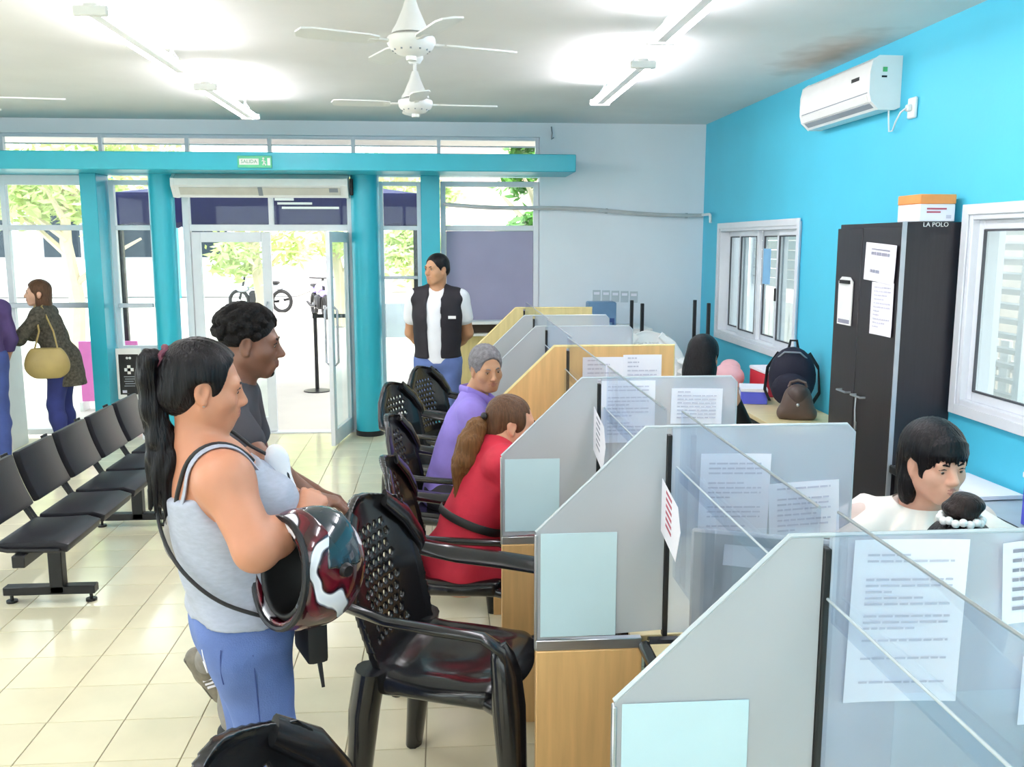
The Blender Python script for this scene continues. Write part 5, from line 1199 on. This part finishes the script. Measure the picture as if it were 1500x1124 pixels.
# ---------------------------------------------------------------- seated man in violet
def seated(name_label, at, rz, hm, hc, skinm, lift=0, kn=.38, lean=.16, sh_w=.19, w=(.165, .16, .17), d=(.12, .125, .12), s=.98, bust=0, nose=.7, brow=None, h=.009, arms=None, look=(0, 0), belly=0, full=0, hf=.0048):
    B = Body(at, rz); t = thing('person', name_label, 'person', at, rz)
    pel, chest, neck = J3(0, -.06, .52), J3(0, -.06 + lean * .7, .85), J3(0, -.06 + lean, 1.04)
    shR, shL = J3(sh_w, -.06 + lean * .9, .985), J3(-sh_w, -.06 + lean * .9, .985)
    U = J3(0, 0, lift); pel, chest, neck, shR, shL = pel + U, chest + U, neck + U, shR + U, shL + U
    ar = arms or dict(elR=J3(sh_w + .07, lean + .08, .76), wrR=J3(.12, lean + .30, .78), elL=J3(-sh_w - .07, lean + .08, .76), wrL=J3(-.12, lean + .30, .78))
    tp, m = torso(B, pel, chest, neck, shL, shR, w=w, d=d, trap=.058, sh=.06, bust=bust, belly=belly)
    hp, T = head(hc, hm, s, neck, .058, 1.05, nose, full)
    aR = arm(shR, ar['elR'], ar['wrR'], (.058, .047, .042, .029)); aL = arm(shL, ar['elL'], ar['wrL'], (.058, .047, .042, .029))
    hd = hand(ar['wrR'], ar.get('dR', (-.2, 1, 0)), ar.get('nR', (0, 0, -1)), -1, .35) + hand(ar['wrL'], ar.get('dL', (.2, 1, 0)), ar.get('nL', (0, 0, -1)), 1, .35)
    lg = leg(J3(.10, -.03, .515 + lift), J3(.11, kn, .50), J3(.11, kn + .02, .09), (.092, .066, .058, .04)) + leg(J3(-.10, -.03, .515 + lift), J3(-.11, kn, .50), J3(-.11, kn + .02, .09), (.092, .066, .058, .04))
    sdf('body', tp + hp + aR + aL + hd + lg, skinm, t, h=h, fine=[(hc - .13, hc + .13, hf)])
    face_parts(t, T, hm, s, brow=brow, look=look)
    return B, t, T, dict(tp=tp, lg=lg, shR=shR, shL=shL, neck=neck, chest=chest, pel=pel, m=m, **ar)
def violet_man():
    hm = rotm(R(-66), R(-10), R(4)); hc = J3(.03, .155, 1.20)
    B, t, T, P = seated('seated grey-haired man in a violet shirt turning his head towards the viewer', (.08, 4.80, 0), face(.998, -.06), hm, hc, skin('olive_skin', '#b98c6c', '#9a655a'), lean=.15, brow=M['greyh'], belly=.09, arms=dict(elR=J3(.22, .14, .77), wrR=J3(.07, .36, .79), elL=J3(-.24, .16, .77), wrL=J3(-.1, .38, .79)))
    head_hair('grey_hair', T, hm, .98, M['greyh'], t, grow=.011, front=.102, disp=lambda X, Y, Z: .002 * np.sin(170 * X + 90 * Z) * np.sin(150 * Y - 120 * Z))
    sl = [cap(P['shR'], P['shR'] * .35 + P['elR'] * .65, .072, .07, k=.03), cap(P['shL'], P['shL'] * .35 + P['elL'] * .65, .072, .07, k=.03)]
    s = sdf('violet_shirt', infl(P['tp'], .014) + sl + [half(J3(0, 0, .47), (0, 0, -1)), ell(P['neck'] + J3(0, .04, .07), (.07, .08, .065), k=.005, op='-')], M['lilac'], t, h=.0085, disp=wave_folds(.004, 38, 14))
    n = P['neck']; c = MB()
    for q in (-1, 1): c.tube([Vector(n + J3(0, -.075, .045)), Vector(n + J3(q * .07, -.03, .045)), Vector(n + J3(q * .08, .045, .012)), Vector(n + J3(q * .045, .105, -.03))], .022, 8, flat=(1, .35), up=(0, 0, 1))
    c.build('collar', M['lilac'], s); MB().tube([Vector(n + J3(.03, .085, -.02)), Vector(n + J3(.04, .1, -.07))], .012, 6, flat=(1, .4)).build('dark_undershirt', M['navy'], s)
    sdf('trousers', infl(P['tp'][:1] + P['lg'], .012) + [half(J3(0, 0, .62), (0, 0, 1)), half(J3(0, 0, .07), (0, 0, -1))], M['trouser'], t, h=.0095, disp=wave_folds(.003, 40, 12))
    for x in (.11, -.11): sdf('shoe', [cap(J3(x, .37, .045), J3(x, .54, .035), .042, .034, k=.03), half(J3(0, 0, 0), (0, 0, -1))], M['black'], t, h=.01)
violet_man()
def red_woman():
    hm = rotm(R(-12), R(-8), R(0)); hc = J3(0, .20, 1.088)
    B, t, T, P = seated('seated woman in a red dress with a brown ponytail leaning to the counter', (.10, 3.80, 0), face(.975, .22), hm, hc, skin('warm_skin', '#d9a283', '#b5655f'), lift=-.04, lean=.20, sh_w=.155, w=(.165, .145, .15), d=(.135, .115, .11), s=1.02, bust=.06, brow=M['brownh'])
    sl = [cap(P['shR'], P['shR'] * .2 + P['elR'] * .8, .080, .066, k=.03), cap(P['shL'], P['shL'] * .2 + P['elL'] * .8, .080, .066, k=.03)]
    dr = sdf('red_dress', infl(P['tp'], .014) + sl + infl(P['lg'][:1] + P['lg'][3:4], .024) + [ell(J3(0, -.04, .50), (.195, .15, .12), k=.06), half(J3(0, 0, .43), (0, 0, -1)), half(J3(0, .36, 0), (0, 1, 0)), ell(P['neck'] + J3(0, .04, .06), (.06, .065, .05), k=.005, op='-')], M['dress'], t, h=.0085, disp=wave_folds(.004, 36, 13))
    c = P['pel'] * .4 + P['chest'] * .6; m = P['m']
    MB().tube([Vector(c + m @ A3((.172 * cos(a), .143 * sin(a), .0))) for a in [k * pi / 20 for k in range(40)]], .018, 8, flat=(.35, 1), closed=True, up=tuple(m[:, 0])).build('black_belt', M['black'], dr)
    sc = [ell(T(0, -.02, .034), (.080, .098, .087), hm, .02), ell(T(0, -.06, -.03), (.064, .056, .055), hm, .03), ell(T(.062, .012, .012), (.02, .04, .045), hm, .02), ell(T(-.062, .012, .012), (.02, .04, .045), hm, .02), ell(T(0, .105, -.035), (.082, .062, .102), hm, .008, op='-'), ell(T(.088, .0, -.02), (.022, .026, .034), hm, .006, op='-'), ell(T(-.088, .0, -.02), (.022, .026, .034), hm, .006, op='-')]
    sdf('hair', sc, M['brownh'], t, h=.005, disp=hair_grooves(T(0, -.11, .02), hm, .0014, 60))
    k0 = T(0, -.112, -.005); rnd = random.Random(9); tl = []; pts = [(0, 0, 0), (.015, -.04, -.025), (.03, -.075, -.085), (.035, -.10, -.16), (.035, -.115, -.23)]; rr = [.022, .042, .052, .05, .026]
    for a, b, r1, r2 in zip(pts, pts[1:], rr, rr[1:]): tl.append(cap(k0 + A3(a), k0 + A3(b), r1, r2, k=.02))
    for q in range(12): x, y = rnd.uniform(-.005, .07), -.115 + rnd.uniform(-.035, .03); tl.append(cap(k0 + A3((x, y, -.18)), k0 + A3((x, y, -.28 - rnd.random() * .05)), .012, .003, k=.008))
    sdf('ponytail', tl, hair_mat('light_brown_hair', '#6b4a2a', .45), t, h=.0055, disp=lambda X, Y, Z: .0022 * np.sin(240 * X + 5 * np.sin(14 * Z)) + .0018 * np.sin(210 * Y + 6 * np.sin(11 * Z + 1)))
    bw = MB()
    for q in (-1, 1): bw.sph((k0[0] + q * .022, k0[1] - .01, k0[2] + .012 + q * .012), (.022, .014, .016), 10)
    bw.sph(tuple(k0 + A3((0, -.012, .01))), .013, 8); bw.build('hair_bow', M['black'], t)
    MB().sph(tuple(k0 + A3((.034, -.03, -.045))), .009, 8).build('white_bead', M['white_pl'], t)
    for x in (.11, -.11): sdf('shoe', [cap(J3(x, .37, .045), J3(x, .53, .035), .038, .03, k=.03), half(J3(0, 0, 0), (0, 0, -1))], M['black'], t, h=.01)
red_woman()
# ---------------------------------------------------------------- clerk
def office_chair(label, at, rz):
    t = thing('office_chair', label, 'chair', at, rz, 'black office chairs')
    for k in range(5):
        a = k * 2 * pi / 5; MB().tube([(0, 0, .1), (.26 * cos(a), .26 * sin(a), .07)], [.026, .016], 8).sph((.27 * cos(a), .27 * sin(a), .03), .03, 8).build('castor_arm', M['black'], t)
    MB().cyl((0, 0, .08), (0, 0, .42), .028, n=12).build('column', M['dark_metal'], t); MB().box((-.22, -.22, .41), (.22, .22, .47), .03, seg=3).build('seat', M['black'], t)
    MB().box((-.19, -.26, .58), (.19, -.215, .92), .03, seg=3).build('backrest', M['black'], t); MB().tube([(0, -.15, .42), (0, -.25, .45), (0, -.255, .65)], .02, 8).build('back_strut', M['dark_metal'], t); return t
def clerk():
    at = (1.36, 2.50, 0); rz = R(178); hm = rotm(R(7), R(-7), R(2)); hc = J3(-.0, .125, 1.252)
    ar = dict(elR=J3(.25, .10, .80), wrR=J3(.12, .30, .79), elL=J3(-.25, .10, .80), wrL=J3(-.14, .32, .79))
    B, t, T, P = seated('seated clerk with black fringe and cream ruffled blouse looking down at her work', at, rz, hm, hc, skin('pale_skin', '#dda890', '#b86e68'), lift=.05, kn=.2, lean=.12, sh_w=.165, w=(.16, .14, .15), d=(.12, .11, .11), s=.87, bust=.05, brow=M['jet'], nose=.5, h=.008, hf=.004, arms=ar, look=(0, -.7))
    sl = [cap(P['shR'], P['shR'] * .1 + P['elR'] * .9, .072, .062, k=.03), cap(P['shL'], P['shL'] * .1 + P['elL'] * .9, .072, .062, k=.03)]
    bl = sdf('blouse', infl(P['tp'], .012) + sl + [half(J3(0, 0, .5), (0, 0, -1)), ell(P['neck'] + J3(0, .045, .05), (.085, .085, .06), k=.006, op='-')], M['cream'], t, h=.0075, disp=wave_folds(.003, 42, 12))
    # ruffle collar: wavy double ring lying on the shoulders
    n = P['neck']; mb = MB(); K = 110; rings = []; surf = infl(P['tp'], .012) + sl
    for j, (rx, ry, z, off) in enumerate(((.078, .072, .03, .005), (.115, .10, .0, .014), (.155, .125, -.03, .026), (.205, .155, -.065, .036))):
        q = onskin([(n[0] + rx * cos(2 * pi * i / K), n[1] + .012 + ry * sin(2 * pi * i / K), n[2] + z - .04 * max(0, sin(2 * pi * i / K)) * j / 3) for i in range(K)], surf, off, 1, 0)
        rings.append([p + Vector((cos(2 * pi * i / K), sin(2 * pi * i / K), .6)) * (.020 * sin(11 * 2 * pi * i / K) * (j / 3) ** 1.5) for i, p in enumerate(q)])
    vs = [rings[j][i] for i in range(K) for j in range(4)]; fs = []
    for i in range(K):
        for j in range(3): a = i * 4 + j; b = ((i + 1) % K) * 4 + j; fs.append((a, b, b + 1, a + 1))
    q = len(vs); vs += [p - Vector((0, 0, .005)) for p in vs]; fs += [tuple(k + q for k in f[::-1]) for f in fs]
    for i in range(K): a = i * 4 + 3; b = ((i + 1) % K) * 4 + 3; fs.append((a, b, b + q, a + q))
    mb.add(vs, fs); mb.build('ruffle_collar', M['ruffle'], bl, ang=1.5)
    sdf('skirt', infl(P['tp'][:1] + P['lg'], .012) + [half(J3(0, 0, .60), (0, 0, 1)), half(J3(0, 0, .08), (0, 0, -1))], M['trouser'], t, h=.01)
    sc = [ell(T(0, -.022, .034), (.083, .10, .09), hm, .02), ell(T(0, -.065, -.035), (.074, .055, .07), hm, .03), cap(T(.07, .0, .02), T(.064, .045, -.035), .016, .006, k=.02), cap(T(-.07, .0, .02), T(-.066, .045, -.05), .02, .008, k=.02), ell(T(.066, -.03, -.09), (.028, .03, .055), hm, .03), ell(T(-.066, -.03, -.09), (.03, .03, .06), hm, .03),
          ell(T(0, .103, -.043), (.072, .062, .082), hm, .008, op='-'), ell(T(.088, .004, -.018), (.022, .024, .034), hm, .006, op='-')]
    sdf('hair', sc, M['jet'], t, h=.0042, disp=hair_grooves(T(0, -.05, .1), hm, .0012, 60))
    fr = []
    for k in range(15):
        x = -.062 + k * .00886; q = [T(x * .55, .03, .121 - 5 * x * x), T(x * .85, .078 - 4 * x * x, .088 - 4 * x * x), T(x, .0955 - 9 * x * x, .052 - 2 * x * x), T(x * 1.02, .099 - 9.5 * x * x, .020 + .006 * (k % 3) - (abs(x) > .05) * .018)]
        fr += [cap(q[0], q[1], .006, .0075, k=.004), cap(q[1], q[2], .0075, .0065, k=.004), cap(q[2], q[3], .0065, .0025, k=.003)]
    sdf('fringe', fr, M['jet'], t, h=.004)
    office_chair('black office chair under the seated clerk with the ruffled blouse', (1.36, 2.50, 0), rz)
clerk()
def colleague():
    at = (1.155, 1.86, 0); rz = R(-12); hm = rotm(R(-6), R(-22)); hc = J3(0, .06, 1.115)
    B, t, T, P = seated('person seen from behind, dark bun tied with a white beaded band, below the clerk', at, rz, hm, hc, skin('light_skin', '#e2b39a', '#c07a70'), arms=dict(elR=J3(.22, .04, .74), wrR=J3(.10, .18, .66), elL=J3(-.22, .04, .74), wrL=J3(-.10, .18, .66)), kn=.18, lean=.12, sh_w=.16, w=(.16, .14, .15), d=(.115, .11, .11), s=.95, brow=M['jet'])
    sl = [cap(P['shR'], P['elR'], .066, .058, k=.03), cap(P['shL'], P['elL'], .066, .058, k=.03)]
    sdf('blouse', infl(P['tp'], .012) + sl + [half(J3(0, 0, .5), (0, 0, -1)), ell(P['neck'] + J3(0, .03, .06), (.08, .08, .055), k=.006, op='-')], M['whiteshirt'], t, h=.01)
    sdf('trousers', infl(P['tp'][:1] + P['lg'], .012) + [half(J3(0, 0, .60), (0, 0, 1)), half(J3(0, 0, .08), (0, 0, -1))], M['trouser'], t, h=.011)
    b0 = T(-.01, -.075, .105)
    head_hair('hair', T, hm, .95, M['jet'], t, grow=.010)
    sdf('bun', [ell(b0 + A3((0, 0, .03)), (.040, .036, .028), k=.02), ell(b0 + A3((.012, .0, .042)), (.032, .032, .024), k=.02)], hair_mat('dark_bun_hair', '#241a18', .4), t, h=.005, disp=lambda X, Y, Z: .0025 * np.sin(150 * Z + 60 * X))
    for k in range(18): a = k * 2 * pi / 18; MB().sph((b0[0] + .043 * cos(a), b0[1] + .039 * sin(a), b0[2] + .004 + .004 * (k % 2)), .0095, 8).build('white_bead', M['white_pl'], t)
    office_chair('black office chair under the person with the white beaded bun', at, rz)
colleague()
def far_clerk():
    at = (1.42, 5.0, 0); rz = R(-35); hm = rotm(R(-6), R(-14)); hc = J3(0, .12, 1.21)
    B, t, T, P = seated('long dark-haired person at a desk just past the end of the orange partition', at, rz, hm, hc, skin('medium_skin', '#c99a7c', '#a8685c'), lean=.14, sh_w=.165, w=(.16, .14, .15), d=(.115, .11, .11), s=.96, brow=M['jet'])
    sl = [cap(P['shR'], P['elR'], .066, .058, k=.03), cap(P['shL'], P['elL'], .066, .058, k=.03)]
    sdf('dark_top', infl(P['tp'], .012) + sl + [half(J3(0, 0, .5), (0, 0, -1)), ell(P['neck'] + J3(0, .03, .06), (.08, .08, .055), k=.006, op='-')], M['black'], t, h=.011)
    sdf('trousers', infl(P['tp'][:1] + P['lg'], .012) + [half(J3(0, 0, .60), (0, 0, 1)), half(J3(0, 0, .08), (0, 0, -1))], M['trouser'], t, h=.012)
    head_hair('long_hair', T, hm, .96, M['jet'], t, grow=.014, front=.108, extra=[ell(T(0, -.07, -.09), (.085, .05, .13), hm, .03), ell(T(.07, -.02, -.09), (.028, .045, .11), hm, .03), ell(T(-.07, -.02, -.09), (.028, .045, .11), hm, .03)])
    office_chair('black office chair under the long dark-haired person', at, rz)
far_clerk()
# ---------------------------------------------------------------- people by the left window
def bag_woman():
    at = (-3.40, 8.32, 0); rz = R(97); B = Body(at, rz)
    t = thing('person', 'brown-haired woman in patterned cardigan leaning on a ledge by the left window, tan bag', 'person', at, rz)
    pel, chest, neck = J3(0, -.06, .83), J3(0, .03, 1.12), J3(0, .06, 1.275); shR, shL = J3(.165, .06, 1.225), J3(-.165, .06, 1.225)
    hm = rotm(R(22), R(0)); hc = J3(0, .10, 1.415)
    ar = [J3(.19, .22, 1.03), J3(.02, .36, 1.075), J3(-.19, .22, 1.03), J3(-.02, .40, 1.075)]
    tp, m = torso(B, pel, chest, neck, shL, shR, w=(.155, .135, .15), d=(.115, .105, .105), bust=.05)
    hp, T = head(hc, hm, .94, neck, .054, 1.0, .6)
    aR, aL = arm(shR, ar[0], ar[1]), arm(shL, ar[2], ar[3]); lg = leg(J3(.085, -.06, .80), J3(.09, -.02, .44), J3(.09, -.08, .085)) + leg(J3(-.085, -.06, .80), J3(-.09, -.0, .44), J3(-.09, -.04, .085))
    sdf('body', tp + hp + aR + aL + hand(ar[1], (-.9, .3, 0), (0, 0, -1), -1, .3) + hand(ar[3], (.9, .2, 0), (0, 0, -1), 1, .3) + lg, skin('fair_skin', '#dcae94', '#b86c66'), t, h=.0095, fine=[(hc - .13, hc + .13, .0055)])
    face_parts(t, T, hm, .94, brow=M['brownh'])
    head_hair('long_brown_hair', T, hm, .94, M['brownh'], t, grow=.013, front=.106, h=.006, extra=[ell(T(0, -.06, -.09), (.085, .055, .11), hm, .03), ell(T(.072, -.015, -.08), (.024, .045, .09), hm, .03), ell(T(-.072, -.015, -.08), (.024, .045, .09), hm, .03)])
    sdf('cardigan', infl(tp, .014) + infl(aR[:3] + aL[:3], .012) + [cap(J3(0, -.05, .8), J3(0, -.1, .62), .17, .15, k=.06), half(J3(0, 0, .60), (0, 0, -1)), ell(neck + J3(0, .05, .05), (.07, .08, .07), k=.005, op='-')], M['cardigan'], t, h=.010, disp=wave_folds(.004, 40, 12))
    sdf('navy_trousers', infl(tp[:1] + lg, .010) + [half(J3(0, 0, .86), (0, 0, 1)), half(J3(0, 0, .05), (0, 0, -1))], M['navyjeans'], t, h=.011)
    for x, y in ((.09, -.08), (-.09, -.04)): sdf('shoe', [cap(J3(x, y - .03, .04), J3(x, y + .13, .03), .04, .032, k=.03), half(J3(0, 0, 0), (0, 0, -1))], M['black'], t, h=.011)
    bg = thing('tan_shoulder_bag', 'large tan leather shoulder bag hanging on the cardigan woman', 'handbag', at, rz); c = J3(-.27, -.01, .86)
    sdf('bag', [ell(c, (.065, .165, .14), k=.02), ell(c - J3(0, 0, .06), (.07, .18, .12), k=.05), half(c - J3(0, 0, .16), (0, 0, -1)), half(c + J3(0, 0, .10), (0, 0, 1))], M['tan'], bg, h=.009)
    for y in (-.07, .07): MB().tube([Vector(c + J3(.0, y * 1.3, .09)), Vector(c + J3(.04, y * .8, .24)), Vector(shL + J3(.0, y * .4, .085)), Vector(shL + J3(.03, y * .4, .088))], .011, 8, flat=(1, .5)).build('bag_handle', M['tan'], bg)
    lt = thing('leaning_ledge', 'grey-white high ledge on which the cardigan woman rests her arms', 'ledge', (-4.05, 8.55, 0))
    MB().box((-.5, -.22, 1.01), (.26, .22, 1.045), .006).build('top', M['alu_grey'], lt); MB().box((-.46, -.16, 0), (.2, .16, 1.01), .004).build('body', M['white_pl'], lt)
bag_woman()
def edge_person():
    at = (-3.78, 7.84, 0); rz = R(40); B = Body(at, rz)
    t = thing('person', 'person in plum shirt and blue jeans half cut by the left picture edge', 'person', at, rz)
    pel, chest, neck = J3(0, 0, .90), J3(0, .02, 1.2), J3(0, .0, 1.37); shR, shL = J3(.17, 0, 1.31), J3(-.17, 0, 1.31)
    hm = rotm(0, R(-5)); hc = J3(0, .03, 1.53); ar = [J3(.23, .02, 1.05), J3(.20, .12, .83), J3(-.23, .02, 1.05), J3(-.20, .12, .83)]
    tp, m = torso(B, pel, chest, neck, shL, shR, w=(.165, .15, .16), d=(.12, .115, .115)); hp, T = head(hc, hm, .96, neck, .056)
    aR, aL = arm(shR, ar[0], ar[1]), arm(shL, ar[2], ar[3]); lg = leg(J3(.09, 0, .87), J3(.1, .03, .48), J3(.1, -.03, .085)) + leg(J3(-.09, 0, .87), J3(-.1, .05, .48), J3(-.1, .05, .085))
    sdf('body', tp + hp + aR + aL + hand(ar[1], (0, .3, -1), (-1, 0, 0), 1, .3) + hand(ar[3], (0, .3, -1), (1, 0, 0), -1, .3) + lg, skin('mid_skin', '#c6977a', '#a5645a'), t, h=.0105, fine=[(hc - .13, hc + .13, .007)])
    face_parts(t, T, hm, .96, brow=M['jet']); head_hair('short_hair', T, hm, .96, M['jet'], t, grow=.010, h=.007)
    sdf('plum_shirt', infl(tp, .013) + infl(aR[:3] + aL[:3], .012) + [half(J3(0, 0, .93), (0, 0, -1)), ell(neck + J3(0, .04, .06), (.07, .08, .06), k=.005, op='-')], M['violetshirt'], t, h=.0105, disp=wave_folds(.004, 40, 12))
    sdf('jeans', infl(tp[:1] + lg, .016) + [half(J3(0, 0, .96), (0, 0, 1)), half(J3(0, 0, .04), (0, 0, -1))], M['jeans_dark'], t, h=.011, disp=wave_folds(.004, 40, 12))
    for x, y in ((.1, -.03), (-.1, .05)): sdf('shoe', [cap(J3(x, y - .03, .04), J3(x, y + .15, .03), .042, .033, k=.03), half(J3(0, 0, 0), (0, 0, -1))], M['black'], t, h=.011)
edge_person()
# poster with the white cross by the entrance
po = thing('cross_poster', 'black poster with white cross in a white frame beside the left round column', 'poster', (-2.92, 8.78, .60))
MB().box((-.115, -.012, -.21), (.115, 0, .27), .003).build('frame', M['white_pl'], po); MB().box((-.09, -.0135, -.165), (.09, -.012, .215)).build('print', M['black'], po)
e = MB().box((-.042, -.0146, .055), (.042, -.0135, .085)).box((-.015, -.0146, .028), (.015, -.0135, .112)); e.build('white_cross', M['white_pl'], po)
MB().sph((-.012, -.014, .18), (.012, .002, .012), 8).sph((.014, -.014, .18), (.012, .002, .012), 8).build('small_emblem', M['white_pl'], po)
l_ = MB()
for k in range(5): l_.box((-.05 + .008 * (k % 2), -.0142, -.0 - .022 * k), (.06 - .012 * (k % 3), -.0136, .008 - .022 * k))
l_.build('print_lines', M['grey_pl'], po); MB().box((-.07, -.0142, -.15), (-.03, -.0136, -.125)).build('logo_mark', M['ink'], po)
MB().box((-.10, -.01, -.60), (-.085, 0, -.21)).build('leg', M['alu'], po); MB().box((.085, -.01, -.60), (.10, 0, -.21)).build('leg', M['alu'], po)
